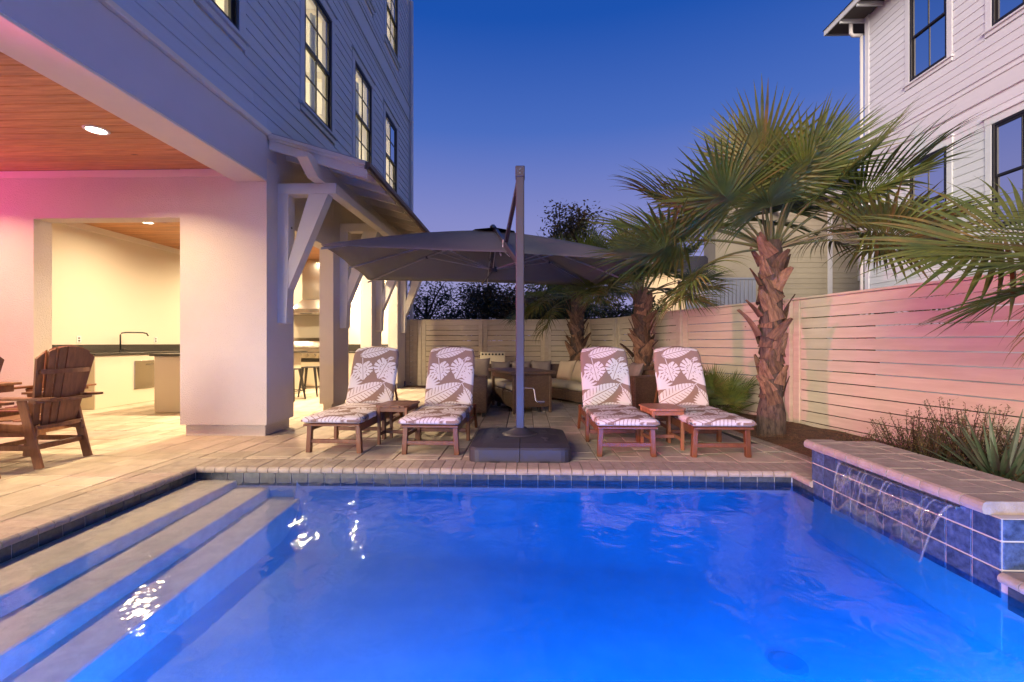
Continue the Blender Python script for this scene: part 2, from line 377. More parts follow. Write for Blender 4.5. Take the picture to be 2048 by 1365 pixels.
for k in range(9000):
    y = rn.uniform(3.2,8.5) if k % 4 else rn.uniform(1.5,12); ex = edge_x(y); x = ex + rn.uniform(-.02,1)*(.5 if k%3 else 2.0)
    if y < 4.05 and x < 3.06: continue
    a = rn.uniform(0,math.pi); L = rn.uniform(.05,.10); z = .035+min(.03,.25*(x-ex)) + rn.uniform(-.012,.02)
    z = -.03 + min(.07,.25*max(0,x-ex)) + .012 + rn.uniform(-.004,.02)
    dx, dy = math.cos(a)*L, math.sin(a)*L; wx, wy = -math.sin(a)*.0014, math.cos(a)*.0014; dz = rn.uniform(-.012,.02)
    nd.add([(x-wx,y-wy,z),(x+wx,y+wy,z),(x+dx+wx,y+dy+wy,z+dz),(x+dx-wx,y+dy-wy,z+dz)], [(0,1,2,3)])
tag(nd.build('pine_straw', M_needle), kind='stuff')

# bed border of laid pavers beside the last lounger
bs = tag(thing('bed_edging', (2.85,5,0), 'strip of grey edging stones between patio and pine straw bed', 'edging'))
for (ya, yb) in zip(np.arange(4.4,9.6,.3), np.arange(4.7,9.9,.3)):
    xa, xb = edge_x(ya), edge_x(yb); m = MB()
    m.prism([(xa-.02,ya+.004),(xa+.12,ya+.004),(xb+.12,yb-.004),(xb-.02,yb-.004)], -.04, .006); m.build('edging_stone', M_coping, bs)

# ------------------------------------------------------------------ pool basin
pool = tag(thing('pool_basin', (0,0,0), None, None), kind='structure')
FZ = -.86                                              # the floor as it shows through the water
sh = MB()
sh.box(PX0-.25,PX1+.25,PY0-.25,PY1+.25,FZ-.2,FZ)
sh.box(PX0-.2,PX0-.006,PY0-.2,PY1+.2,FZ,-.05); sh.box(PX1+.006,PX1+.2,PY0-.2,PY1+.2,FZ,-.05)
sh.box(PX0-.006,PX1+.006,PY1+.006,PY1+.2,FZ,-.05); sh.box(PX0-.006,PX1+.006,PY0-.2,PY0-.006,FZ,-.05)
sh.build('basin', M_plaster, pool)
fl = MB(); NXF, NYF = 70, 56; vs = []; fs = []
def cove(d, r): d = max(0, min(r, d)); return r-math.sqrt(max(0, r*r-(r-d)**2))
for j in range(NYF+1):
    y = PY0 + (PY1-PY0)*(1-(1-j/NYF)**1.6)
    for i in range(NXF+1):
        x = -2.2 + (PX1+2.2)*(.5-.5*math.cos(math.pi*i/NXF)); zz = -.60-.24*(x+2.2)/4.7
        vs.append((x, y, zz + cove(PY1-y,.42) + cove(PX1-x,.42) + cove(x+2.2,.22)*.5 + cove(y-PY0,.3)))
for j in range(NYF):
    for i in range(NXF): fs.append((j*(NXF+1)+i, j*(NXF+1)+i+1, (j+1)*(NXF+1)+i+1, (j+1)*(NXF+1)+i))
fl.add(vs, fs).build('pool_floor', M_plaster, pool, smooth=True)
def step(x1_, zf, zn):                                 # tread rising gently to the far wall, rounded nosing
    vs = []; prof = [(PX0-.004,0),(x1_-.02,0),(x1_-.006,-.006),(x1_,-.022)]
    ys = np.linspace(PY0, PY1+.004, 12)
    for y in ys:
        zz = zn+(zf-zn)*(y-PY0)/(PY1-PY0)
        vs += [(px, y, zz+dz) for px, dz in prof] + [(x1_, y, FZ-.01), (PX0-.004, y, FZ-.01)]
    fs = []
    for j in range(len(ys)-1):
        for i in range(6): fs.append((j*6+i, j*6+(i+1)%6, (j+1)*6+(i+1)%6, (j+1)*6+i))
    fs += [(0,1,2,3,4,5), tuple((len(ys)-1)*6+k for k in range(5,-1,-1))]
    return MB().add(vs, fs)
step(-2.15,-.29,-.47).build('step', M_step, pool)
step(-2.47,-.195,-.33).build('step', M_step, pool)
step(-2.79,-.128,-.17).build('step', M_step, pool)
# narrow waterline tiles
TW = .158
x = PX0+.02
def tile(c, dims): return piece('tile', c, dims, M_tile, pool, b=.0015)
x = PX0+.004; i = 0
while x < PX1-.02:
    w = min(TW, PX1-x); tile((x+w/2, PY1+.001, -.118), (round(w-.006,3), .01, .125)); x += TW
for sx_, ya in ((PX0, PY1), (PX1, PY1)):
    y = ya-.004
    while y > PY0:
        if sx_ == PX0 or y > 4.05 or y < 2.45:
            tile((sx_-.001*(1 if sx_<0 else -1), y-TW/2, -.118), (.01, TW-.006, .125))
        y -= TW
gb = MB(); gb.box(PX0-.03,PX1+.03,PY1+.002,PY1+.03,-.2,-.04); gb.box(PX0-.03,PX0-.002,PY0,PY1+.02,-.2,-.04); gb.box(PX1+.002,PX1+.03,PY0,PY1+.02,-.2,-.04)
gb.build('grout_bed', M_grout, pool)
# bullnose coping bricks
def bull(w, depth, over=.035, t=.055):
    prof = [(depth,0),(depth,-t),(-over+.02,-t),(-over+.007,-t+.006),(-over,-t*.6),(-over+.002,-t*.35),(-over+.010,-.009),(-over+.026,0)]
    return MB().prism([(p[0],p[1]) for p in prof], -w/2, w/2, 'x')    # x = width, y = depth away from the water, z
cop = thing('pool_coping', (0,0,0), 'band of tan bullnose coping bricks laid round the rim of the pool', 'coping')
CW = .104
cm = bull(CW-.006, COPW-.006).mesh('coping_brick', M_coping)
def cbrick(x, y, rz, z=0, par=None, me=None):
    o = bpy.data.objects.new('coping_brick', me or cm); C.objects.link(o); o.parent = par or cop
    o.location = Vector((x,y,z + rng.uniform(-.0015,.0015)))-wpos(par or cop); o.rotation_euler = (0,0,rz); return o
x = PX0-COPW+CW/2
k = 0
while x < PX1+.32: cbrick(x, PY1, 0) if x > PX0 else None; x += CW
y = PY1+COPW-CW/2
# corner: bricks on the left side run up to the back row
y = PY1-CW/2
while y > PY0-.2: cbrick(PX0, y, R(90)); y -= CW
co = MB().prism([(PX0-COPW,PY1+.003),(PX0-.003,PY1+.003),(PX0-.003,PY1+COPW-.006),(PX0-COPW,PY1+COPW-.006)], -.05, -.001); co.build('corner_stone', M_coping, cop)
y = PY1-CW/2
while y > 4.06: cbrick(PX1, y, R(-90)); y -= CW
y = 2.40
while y > PY0: cbrick(PX1, y, R(-90)); y -= CW
x = PX0+CW/2
while x < PX1: cbrick(x, PY0, R(180)); x += CW

# raised spillway wall
WY0, WY1, WTOP = 2.46, 4.04, .275
sw = thing('spillway_wall', (PX1,3.2,0), 'raised blue tiled wall with a spillway and tan coping at the right of the pool', 'pool wall')
wb = MB().box(PX1+.004,3.02,WY0+.004,WY1-.004,-.5,WTOP); wb.build('grout_core', M_grout, sw)
def wtile(c, dims): return piece('tile', c, dims, M_wtile, sw, b=.0018)
rows = [(.155+.004,WTOP),(.003+.004,.155),(-.149+.004,.003)]
ny = 10; tw = (WY1-WY0)/ny
for r_, (z0,z1) in enumerate(rows):
    for j in range(ny):
        y0 = WY0+j*tw; z0_ = z0
        wtile((PX1+.001, y0+tw/2, (z0_+z1)/2-.001), (.008, round(tw-.008,3), round(z1-z0_-.006,3)))
    for j in range(3):
        wtile((PX1+.004+.17*(j+.5), WY0+.001, (z0+z1)/2-.001), (.163, .008, round(z1-z0-.006,3)))
        wtile((PX1+.004+.17*(j+.5), WY1-.001, (z0+z1)/2-.001), (.163, .008, round(z1-z0-.006,3)))
wcm = bull(.125, .20, .045, .07).mesh('coping_brick', M_coping)
j = 0
y = WY1-.02
while y > WY0+.02: cbrick(PX1, y, R(-90), WTOP+.072, sw, wcm); y -= .131
for j in range(4): cbrick(PX1+.06+j*.131, WY0, R(180+180), WTOP+.0725, sw, wcm) if False else None
for k, y in enumerate(np.arange(WY0+.0, WY1, .226)):
    piece('cap_stone', (PX1+.285, y+.113, WTOP+.038), (.163,.22,.066), M_coping, sw, b=.008)
    piece('cap_stone', (PX1+.452, y+.113, WTOP+.038), (.163,.22,.066), M_coping, sw, b=.008)
lip = MB(); lip.cbox(PX1-.03,PX1+.02,2.68,3.64,WTOP-.028,WTOP-.014,.002).cbox(PX1-.03,PX1-.024,2.68,3.64,WTOP-.03,WTOP-.018,.001)
lip.build('spillway_lip', M_steel, sw)

wm = MB().box(PX0,PX1,PY0,PY1,WZ-.0005,WZ); wm = MB(); wm.add([(PX0,PY0,WZ),(PX1,PY0,WZ),(PX1,PY1,WZ),(PX0,PY1,WZ)], [(0,1,2,3)])
tag(wm.build('pool_water', M_water), kind='structure')
M_body = bpy.data.materials.new('water_body'); M_body.use_nodes = True
n = M_body.node_tree.nodes; l = M_body.node_tree.links; n.clear(); o_ = n.new('ShaderNodeOutputMaterial'); ads = n.new('ShaderNodeAddShader')
vsn = n.new('ShaderNodeVolumeScatter'); vsn.inputs['Color'].default_value = (.2,.7,1,1); vsn.inputs['Density'].default_value = .28
van = n.new('ShaderNodeVolumeAbsorption'); van.inputs['Color'].default_value = (.15,.62,1,1); van.inputs['Density'].default_value = .42
l.new(vsn.outputs[0], ads.inputs[0]); l.new(van.outputs[0], ads.inputs[1]); l.new(ads.outputs[0], o_.inputs['Volume'])
tag(MB().box(PX0-.02,PX1+.02,PY0-.02,PY1+.02,FZ-.05,WZ-.002).build('pool_water_body', M_body), kind='structure')
# the falling sheet
M_fall = glass('falling_water', (.97,.98,1), .14); fn = M_fall.node_tree
nzf = fn.nodes.new('ShaderNodeTexNoise'); nzf.inputs['Scale'].default_value = 16; mpf = fn.nodes.new('ShaderNodeMapping'); mpf.inputs['Scale'].default_value = (.3,1.6,.25)
tcf = fn.nodes.new('ShaderNodeTexCoord'); bf = fn.nodes.new('ShaderNodeBump'); bf.inputs['Distance'].default_value = .0015
fn.links.new(tcf.outputs['Object'], mpf.inputs[0]); fn.links.new(mpf.outputs[0], nzf.inputs['Vector']); fn.links.new(nzf.outputs[0], bf.inputs['Height'])
for nn in fn.nodes:
    if nn.type in ('BSDF_GLOSSY','FRESNEL'): fn.links.new(bf.outputs[0], nn.inputs['Normal'])
vs = []; fs = []; NJ, NI = 60, 10
for j in range(NJ+1):
    s_ = j/NJ; sq = (s_-.5)
    for i in range(NI+1):
        tt = i/NI; taper = 1-.16*tt**1.2
        y = 3.16+sq*.94*taper; xx = PX1-.03-.12*tt - .012*math.sin(s_*17)*math.sin(s_*5)*tt; z = WTOP-.016-(WTOP-.016-WZ)*tt**1.9
        vs.append((xx,y,z))
for j in range(NJ):
    for i in range(NI): fs.append((j*(NI+1)+i,(j+1)*(NI+1)+i,(j+1)*(NI+1)+i+1,j*(NI+1)+i+1))
M_strand = mat('water_strand', (.75,.78,.85), .15); fw_mat = M_strand.node_tree.nodes[M_strand['p']]; fw_mat.inputs['Alpha'].default_value = .08
fw = MB().add(vs,fs).build('falling_water', M_fall, smooth=True)
sr = random.Random(9); stm = MB()
for k in range(12):
    s0 = (.5 if k == 0 else -.49 if k == 1 else sr.uniform(-.48,.48)); r0 = .0075 if k < 2 else sr.uniform(.002,.005); ln_ = 1 if k < 2 else sr.uniform(.5,1)
    pts_ = []
    for i in range(11):
        tt = i/10*ln_; pts_.append((PX1-.035-.12*tt, 3.16+s0*.94*(1-.16*tt**1.2), WTOP-.016-(WTOP-.016-WZ)*tt**1.9))
    stm.tube(pts_, [r0*(1.4-.8*i/10) for i in range(11)], 5)
stm.build('strand', M_strand, fw, smooth=True)
tag(fw, 'clear sheet of water falling from the spillway lip into the pool', 'waterfall')
# round drain and return fitting
dr = MB().lathe([(.11,-.02),(.11,.014),(.08,.022),(.0,.022)], 20, (1.63,2.87,-.797)); tag(dr.build('main_drain', mat('drain_cover',(.12,.15,.17),.5)), 'dark round drain cover on the pool floor near the bottom right', 'drain')

# underwater lamps set in the near wall
for li, (lx, ly, lr) in enumerate(((1.9,PY0+.02,0),(.5,PY0+.02,3),(-.9,PY0+.02,8),(PX1-.02,1.3,75))):
    t = thing('pool_lamp', (lx,ly,-.26), 'round blue underwater lamp '+('right end of near pool wall','middle of near pool wall','left end of near pool wall','in the right pool wall')[li], 'pool lamp', 'underwater pool lamps')
    MB().lathe([(.11,0),(.11,.012),(.09,.014)], 20).xf(Matrix.Rotation(R(-90),4,'X')).build('rim', M_steel).parent = t
    MB().lathe([(.085,.004),(.085,.017)], 20).xf(Matrix.Rotation(R(-90),4,'X')).build('lens', M_bluelens).parent = t
    ld = bpy.data.lights.new('pool_lamp_light', 'AREA'); ld.shape = 'DISK'; ld.size = .16; ld.energy = 430 if li < 3 else 190; ld.color = (.0,.25,1); ld.spread = R(178)
    lo = bpy.data.objects.new('pool_lamp_light', ld); C.objects.link(lo); lo.parent = t; lo.location = (0,.03,0); lo.rotation_euler = (R(26),0,0); t.rotation_euler = (0,0,R(lr))

# ------------------------------------------------------------------ house
HX = -3.3; PIERS = [5.72, 7.74, 9.70, 11.68]; PD = .68
house = thing('beach_house', (HX,6,0), 'tall beach house with blue grey lap siding over a lit open porch on piers', 'house')
# porch wall with its wide opening and the corner pier
w = MB()
w.box(-9.3,-6.37,5.72,5.95,0,3.42); w.box(-6.37,-4.43,5.72,5.95,2.81,3.42)
w.build('porch_wall', M_stucco, house)
MB().box(-9.3,-3.32,5.700,5.74,3.33,3.42).build('frieze_board', M_trim, house)
for i, y0 in enumerate(PIERS):
    x0 = -4.43 if i == 0 else HX-.24
    yb = y0+PD + (.1 if i == 3 else 0)
    m = MB().box(x0,HX,y0,yb,.147,3.84); m.build('pier', M_stucco, house)
    MB().cbox(x0+.045,HX-.04,y0+.04,yb-.04,-.01,.1475,.004).build('plinth', M_stucco, house)
# lintels over the openings between the piers
for a, b_ in zip(PIERS, PIERS[1:]):
    MB().box(HX-.23,HX-.004,a+PD-.01,b_+.01,2.81,3.84).build('lintel', M_stucco, house)
# great porch beam, coming over the camera's left
MB().cbox(-3.72,HX-.003,-1.2,5.719,3.262,3.44,.006).build('beam', M_trim, house)
MB().box(-3.71,HX+.006,-1.2,5.716,3.285,3.56).build('beam_fascia', M_beam, house)
MB().box(-3.71,HX+.001,-1.2,5.95,3.563,3.845).build('upper_fascia', M_beam, house)
MB().cbox(-3.4,HX+.05,-1.2,5.78,3.846,3.885,.006).cbox(-3.4,HX+.035,-1.2,5.78,3.886,3.915,.006).build('water_table', M_trim, house)
MB().box(-3.78,-3.722,-1.2,5.70,3.36,3.42).build('soffit_moulding', M_trim, house)
# porch ceiling
y = 5.70; cb_ = 0
while y > -1.1:
    piece('ceiling_board', (-6.55, y-.0725, 3.432), (5.66,.140,.02), M_stain, house, b=.012); y -= .145
MB().box(-9.4,-3.72,-1.3,5.95,3.445,3.55).build('ceiling_deck', M_sand, house)
# kitchen room behind
k_ = MB(); k_.box(-8.6,-8.35,5.95,12.7,0,3.46); k_.box(-8.6,-3.4,12.40,12.7,0,3.46); k_.build('kitchen_wall', mat('kitchen_stucco',(.70,.63,.50),.9,bump=.002,bscale=120), house)
MB().box(-8.35,-8.325,5.95,12.4,3.34,3.45).box(-8.35,-3.55,12.375,12.4,3.34,3.45).build('crown_moulding', M_trim, house)
y = 12.4
while y > 5.96:
    piece('ceiling_board', (-5.96, y-.0725, 3.462), (4.76,.141,.02), M_stain, house, b=.005); y -= .145
MB().box(-8.6,-3.4,5.9,12.9,3.475,3.84).build('ceiling_deck', M_sand, house)
# upper storeys
z0s = 3.93; EXPO = .165
W = []                                                    # windows (y0,y1,z0,z1)
for yc in (4.64, 7.155, 9.165, 11.08): W.append((yc-.485, yc+.485, 4.75, 6.66))
W2 = [(yc-.485, yc+.485, 8.42, 10.2) for yc in (4.64, 7.155, 9.165, 11.15)]
HY0, HY1 = -1.2, 12.9
core = MB()
# wall shell with holes for the windows
def wall_with_holes(mb, y0, y1, z0, z1, x0, x1, holes):
    ys = sorted({y0,y1,*[h[0] for h in holes],*[h[1] for h in holes]}); zs = sorted({z0,z1,*[h[2] for h in holes],*[h[3] for h in holes]})
    for a, b_ in zip(ys, ys[1:]):
        for c, d in zip(zs, zs[1:]):
            my, mz = (a+b_)/2, (c+d)/2
            if not any(h[0] < my < h[1] and h[2] < mz < h[3] for h in holes): mb.box(x0,x1,a,b_,c,d)
wall_with_holes(core, HY0, HY1, 3.845, 11.4, -3.45, HX-.012, W+W2)
core.box(-9.4,-3.45,HY1-.1,HY1,3.845,11.4); core.box(-9.4,-3.45,HY0,HY0+.1,3.845,11.4)
core.box(-9.5,-9.4,HY0,HY1,3.845,11.4); core.box(-9.4,-3.45,HY0,HY1,11.3,11.4); core.box(-9.4,-3.45,HY0,HY1,7.3,7.5)
core.build('wall', M_interior, house)
MB().box(-9.4,-3.46,HY0,HY1,3.845,3.95).build('upper_floor', M_interior, house)
def boards(mb_holes, y0, y1, z, name, mt, par, x, flip=1, expo=EXPO, cas=.12):
    """one course of lap siding, cut at the windows"""
    segs = [(y0,y1)]
    for h in mb_holes:
        if h[2]-.13 < z+expo*.5 < h[3]+.17:
            ns = []
            for a, b_ in segs:
                if h[0]-cas > a and h[1]+cas < b_: ns += [(a,h[0]-cas),(h[1]+cas,b_)]
                elif h[0]-cas <= a < h[1]+cas < b_: ns.append((h[1]+cas,b_))
                elif a < h[0]-cas < b_ <= h[1]+cas: ns.append((a,h[0]-cas))
                elif h[0]-cas <= a and b_ <= h[1]+cas: pass
                else: ns.append((a,b_))
            segs = ns
    cut = []
    for a, b_ in segs:
        if b_-a > 5.0: c_ = a + (b_-a)*rng.uniform(.3,.7); cut += [(a,c_-.0015),(c_+.0015,b_)]
        else: cut.append((a,b_))
    for a, b_ in cut:
        if b_-a < .02: continue
        t0, t1 = .006, .020
        m = MB(); X = lambda t: x+flip*t
        m.add([(X(-.011),a,z-.012),(X(t1),a,z-.012),(X(t0),a,z+expo+.0),(X(-.011),a,z+expo),(X(-.011),b_,z-.012),(X(t1),b_,z-.012),(X(t0),b_,z+expo),(X(-.011),b_,z+expo)],
              [(0,1,2,3),(7,6,5,4),(0,4,5,1),(1,5,6,2),(2,6,7,3),(3,7,4,0)])
        m.build(name, mt, par)
BAND = (7.52, 7.90)
z = z0s
while z < 10.6:
    if not (BAND[0]-EXPO*.6 < z < BAND[1]-.02): boards(W+W2, HY0, HY1-.10, z, 'siding_board', M_siding, house, HX)
    z += EXPO
MB().cbox(HX-.01,HX+.028,HY0,HY1,BAND[0]-.04,BAND[1]-.03,.004).cbox(HX-.01,HX+.055,HY0,HY1+.02,BAND[1]-.03,BAND[1],.004).cbox(HX-.01,HX+.045,HY0,HY1+.01,BAND[0]-.075,BAND[0]-.045,.004).build('band_board', M_siding, house)
MB().cbox(HX-.13,HX+.03,HY1-.10,HY1+.025,3.85,11.3,.004).build('corner_board', M_siding, house)
MB().box(HX-.1,HX+.012,12.46,12.9,3.1,3.9).build('corner_infill', M_stucco, house)
def window(par, x, y0, y1, z0, z1, flip, casmat, glassm, lites=2, blinds=False, lowrows=2):
    f = MB(); X = lambda t: x+flip*t
    def bx(mb, ta, tb, a, b_, c, d, b=.003):
        xa, xb = sorted((X(ta),X(tb))); mb.cbox(xa,xb,a,b_,c,d,b)
    for a, b_, c, d in ((y0,y0+.045,z0,z1),(y1-.045,y1,z0,z1),(y0+.045,y1-.045,z0,z0+.05),(y0+.045,y1-.045,z1-.045,z1)): bx(f,-.07,.022,a,b_,c,d)
    fr = f.build('window', M_black, par)
    zm = (z0+z1)/2
    s = MB()
    for (c, d, t) in ((z0+.05,zm+.02,-.02),(zm-.02,z1-.045,.0)):
        for a, b_, e, g2 in ((y0+.045,y0+.085,c,d),(y1-.085,y1-.045,c,d),(y0+.085,y1-.085,c,c+.045),(y0+.085,y1-.085,d-.045,d)): bx(s,t-.03,t+.006,a,b_,e,g2,.002)
    s.build('sash', M_black, fr)
    mu = MB(); ym = (y0+y1)/2
    for (c, d, t) in ((z0+.095,zm-.025,-.02),(zm+.025,z1-.09,.0)):
        bx(mu,t-.02,t+.002,ym-.011,ym+.011,c,d,.002); h = (c+d)/2
        if lowrows == 2: bx(mu,t-.019,t+.001,y0+.085,ym-.011,h-.010,h+.010,.002); bx(mu,t-.019,t+.001,ym+.011,y1-.085,h-.010,h+.010,.002)
    mu.build('muntin', M_black, fr)
    for (c, d, t) in ((z0+.09,zm-.02,-.024),(zm+.02,z1-.085,-.004)):
        for a, b_ in ((y0+.08,ym),(ym,y1-.08)):
            p = MB(); xg = X(t-.006); p.add([(xg,a,c),(xg,b_,c),(xg,b_,d),(xg,a,d)],[(0,1,2,3)]); p.build('pane', glassm, fr)
    cs = MB(); cw = .12
    bx(cs,-.01,.030,y0-cw,y0,z0-.02,z1); bx(cs,-.01,.030,y1,y1+cw,z0-.02,z1); bx(cs,-.01,.034,y0-cw-.01,y1+cw+.01,z1,z1+.14); bx(cs,-.01,.065,y0-cw-.04,y1+cw+.04,z1+.14,z1+.17)
    cs.build('casing', casmat, par)
    sl = MB(); bx(sl,-.05,.07,y0-cw-.03,y1+cw+.03,z0-.055,z0-.021); bx(sl,-.01,.034,y0-cw,y1+cw,z0-.13,z0-.056); sl.build('sill', casmat, par)
    if blinds:
        bl = MB(); z = z0+.1
        for sfx in (0,1):
            z = (z0+.1, zm+.04)[sfx]
            while z < (zm-.03, z1-.09)[sfx]:
                a = MB(); xa = X(-.10); a.add([(xa-.012,y0+.09,z-.010),(xa+.012,y0+.09,z+.010),(xa+.012,y1-.09,z+.010),(xa-.012,y1-.09,z-.010)],[(0,1,2,3)]); bl.v, bl.f, bl.m = bl.v, bl.f, bl.m
                bl.add(a.v, a.f); z += .032
        bl.build('blind', M_blind, fr, kind='stuff') if False else bl.build('blind', M_blind, fr)
    return fr
M_blind = mat('window_blind', (.62,.70,.74), .7)
M_drape = mat('grey_drape', (.40,.42,.40), .9); M_ceil = mat('white_ceiling', (.84,.82,.78), .9)
for h in W+W2:
    wf_ = window(house, HX, *h, 1, M_siding, M_glass)
    dm = MB(); yy_ = h[1]+.02
    for q in range(2): dm.cbox(HX-.30-.03*(q%2),HX-.26-.03*(q%2),yy_-.05*q-.055,yy_-.05*q,h[2]-.3,h[3]+.1,.01)
    dm.build('drape', M_drape, wf_)
for zc in (7.296, 11.296):
    MB().box(-6.4,-3.46,HY0+.11,HY1-.11,zc-.012,zc).build('room_ceiling', M_ceil, house)
    for yb in (3.2,5.9,8.2,10.1,12.0): MB().box(-6.4,-3.47,yb,yb+.14,zc-.16,zc-.013).build('ceiling_beam', M_interior, house)
# lit rooms: pale shades and ceilings inside
for zc, e in ((7.1,170),(11.0,170)):
    for yy in (4.4,7.9,11.0):
        ld = bpy.data.lights.new('room_light','AREA'); ld.energy = e; ld.color = (1,.84,.58); ld.size = 1.4
        lo = bpy.data.objects.new('room_light', ld); C.objects.link(lo); ld.color = (1,.90,.70); lo.location = (-6.0,yy,zc); lo.parent = house; lo.location -= house.location
MB().box(-6.5,-6.42,HY0+.1,HY1-.1,3.95,7.3).box(-6.5,-6.42,HY0+.1,HY1-.1,7.5,11.3).build('partition', M_interior, house)
# awning roof over the colonnade
EX = -2.05
def roof_z(x): return 3.85 + (x-HX)/(EX-HX)*(3.475-3.85)
AY0, AY1 = 5.78, 12.75
MB().prism([(HX,roof_z(HX)+.01),(EX,roof_z(EX)+.01),(EX,roof_z(EX)+.03),(HX,roof_z(HX)+.03)], AY0+.03, AY1, 'y').build('roof_deck', M_trim, house)
rm = MB().prism([(HX+.012,roof_z(HX)+.033),(EX+.03,roof_z(EX+.03)+.033),(EX+.03,roof_z(EX+.03)+.04),(HX+.012,roof_z(HX)+.04)], AY0-.02, AY1+.02, 'y'); rf = rm.build('metal_roof', M_roofmetal, house)
y = AY0
while y < AY1:
    MB().prism([(HX+.015,roof_z(HX)+.0402),(EX+.035,roof_z(EX+.035)+.0402),(EX+.035,roof_z(EX+.035)+.062),(HX+.015,roof_z(HX)+.062)], y, y+.022, 'y').build('roof_rib', M_roofmetal, rf); y += .225
# barge board with stepped moulding on the near gable
def barge(t0, t1, ya, yb, nm, x1=EX+.02):
    MB().prism([(HX+.01,roof_z(HX)+t0),(x1,roof_z(x1)+t0),(x1,roof_z(x1)+t1),(HX+.01,roof_z(HX)+t1)], ya, yb, 'y').build(nm, M_trim, house)
barge(-.16,.026,AY0-.02,AY0+.02,'barge_board'); barge(-.045,.028,AY0-.05,AY0-.021,'barge_moulding'); barge(-.012,.031,AY0-.075,AY0-.051,'barge_moulding')
barge(-.16,.026,AY1-.02,AY1+.02,'barge_board')
g_ = MB(); g_.prism([(EX+.005,roof_z(EX)+.03),(EX+.005,roof_z(EX)-.055),(EX+.05,roof_z(EX)-.055),(EX+.075,roof_z(EX)-.03),(EX+.085,roof_z(EX)+.02)], AY0-.05, AY1+.03, 'y'); g_.build('gutter', M_brown, house)
# rafters
y = AY0+.42
while y < AY1:
    MB().prism([(HX+.005,roof_z(HX)-.13),(EX-.01,roof_z(EX)-.075),(EX-.01,roof_z(EX)+.008),(HX+.005,roof_z(HX)+.008)], y-.025, y+.025, 'y').build('rafter', M_trim, house); y += .49
# header beam and timber brackets
hb = MB(); hx0, hx1 = -2.80, -2.66
hz0, hz1 = 3.325, 3.54
hb.add([(hx0,5.50,hz1),(hx1,5.50,hz1),(hx1,5.50,hz1-.06),(hx0,5.50,hz1-.06),(hx0,5.78,hz0),(hx1,5.78,hz0),(hx0,12.6,hz0),(hx1,12.6,hz0),(hx1,12.6,hz1),(hx0,12.6,hz1)],
       [(0,1,2,3),(3,2,5,4),(4,5,7,6),(6,7,8,9),(9,8,1,0),(0,3,4,6,9),(1,8,7,5,2)])
hb.build('header_beam', M_trim, house)
for i, y0 in enumerate(PIERS):
    yc = y0+.34 + (.02 if i else 0); a, b_ = yc-.085, yc+.085
    br = MB().prism([(HX+.001,1.46),(HX+.115,1.46),(HX+.145,2.10),(HX+.145,3.18),(HX+.001,3.18)], a, b_, 'y').build('bracket_post', M_trim, house)
    MB().cbox(HX+.001,-2.51,a-.004,b_+.004,3.181,3.322,.005).build('bracket_beam', M_trim, house)
    MB().prism([(HX+.146,1.92),(HX+.146,2.29),(-2.88,3.179),(-2.62,3.179)], a+.004, b_-.004, 'y').build('brace', M_trim, house)
    for zz in (2.75,):
        MB().tube([(HX+.146,yc,zz),(HX+.152,yc,zz)], .014, 8).build('bolt', M_gun, house)
    if i < 3: MB().cbox(-2.655,-2.515,b_+.006,PIERS[i+1]+.34-.08,3.19,3.315,.006).build('tie_beam', M_trim, house)
# downspouts
dn = MB(); dn.tube([(HX+.075,HY1-.04,10.9),(HX+.075,HY1-.04,.16),(HX+.11,HY1-.06,.09),(HX+.24,HY1-.16,.045)], .05, 10)
d_ = dn.build('downspout', M_white, house, smooth=True)
for z in (1.2,4.4,7.45,7.95,9.6): MB().lathe([(.056,0),(.056,.03)], 10, (HX+.075,HY1-.04,z)).build('strap', M_white, d_)

# recessed lights
def downlight(x, y, z, e, label, size=.085, grp='recessed ceiling lights', power=True):
    if z > 3.44 and x > -4.6: e *= 4.6
    t = thing('recessed_light', (x,y,z), label, 'ceiling light', grp)
    a = MB(); n_ = 24; a.lathe([(size,-.001),(size+.028,-.001),(size+.024,-.008),(size+.004,-.010),(size,-.004)], n_); a.f = a.f[:-2]; a.m = a.m[:-2]; r = a.build('trim_ring', M_white); r.parent = t
    q = MB().lathe([(size-.001,-.002),(size-.001,-.006)], n_).build('lens', M_lens); q.parent = t
    if power:
        ld = bpy.data.lights.new('downlight','AREA'); ld.shape = 'DISK'; ld.size = size*1.7; ld.energy = e; ld.color = (1,.78,.50) if z > 3.44 else (1,.74,.42); ld.spread = R(165 if z > 3.44 else 128)
        lo = bpy.data.objects.new('downlight', ld); C.objects.link(lo); lo.parent = t; lo.location = (0,0,-.012)
    return t
PE = 54
downlight(-4.47,4.62,3.421,PE,'glowing round light in the stained porch ceiling above the dining chairs')
for x, y, w_ in ((-4.47,1.6,'near the camera'),(-6.9,4.62,'deep in the porch by the wall'),(-6.9,1.6,'deep in the porch near the camera')):
    downlight(x,y,3.421,PE,'porch ceiling light out of view, '+w_, grp='porch lights out of view')
KE = 52
downlight(-7.05,8.3,3.451,KE,'kitchen ceiling light seen through the wide wall opening')
downlight(-5.70,11.45,3.451,KE,'kitchen ceiling light above the range hood')
for x, y, w_ in ((-4.35,11.45,'nearest the house corner'),(-4.40,8.3,'just behind the second pier'),(-5.7,8.3,'above the near end of the island'),(-7.05,11.45,'above the far end of the sink counter')):
    downlight(x,y,3.451,KE,'kitchen ceiling light hidden from view, '+w_, grp='hidden kitchen lights')
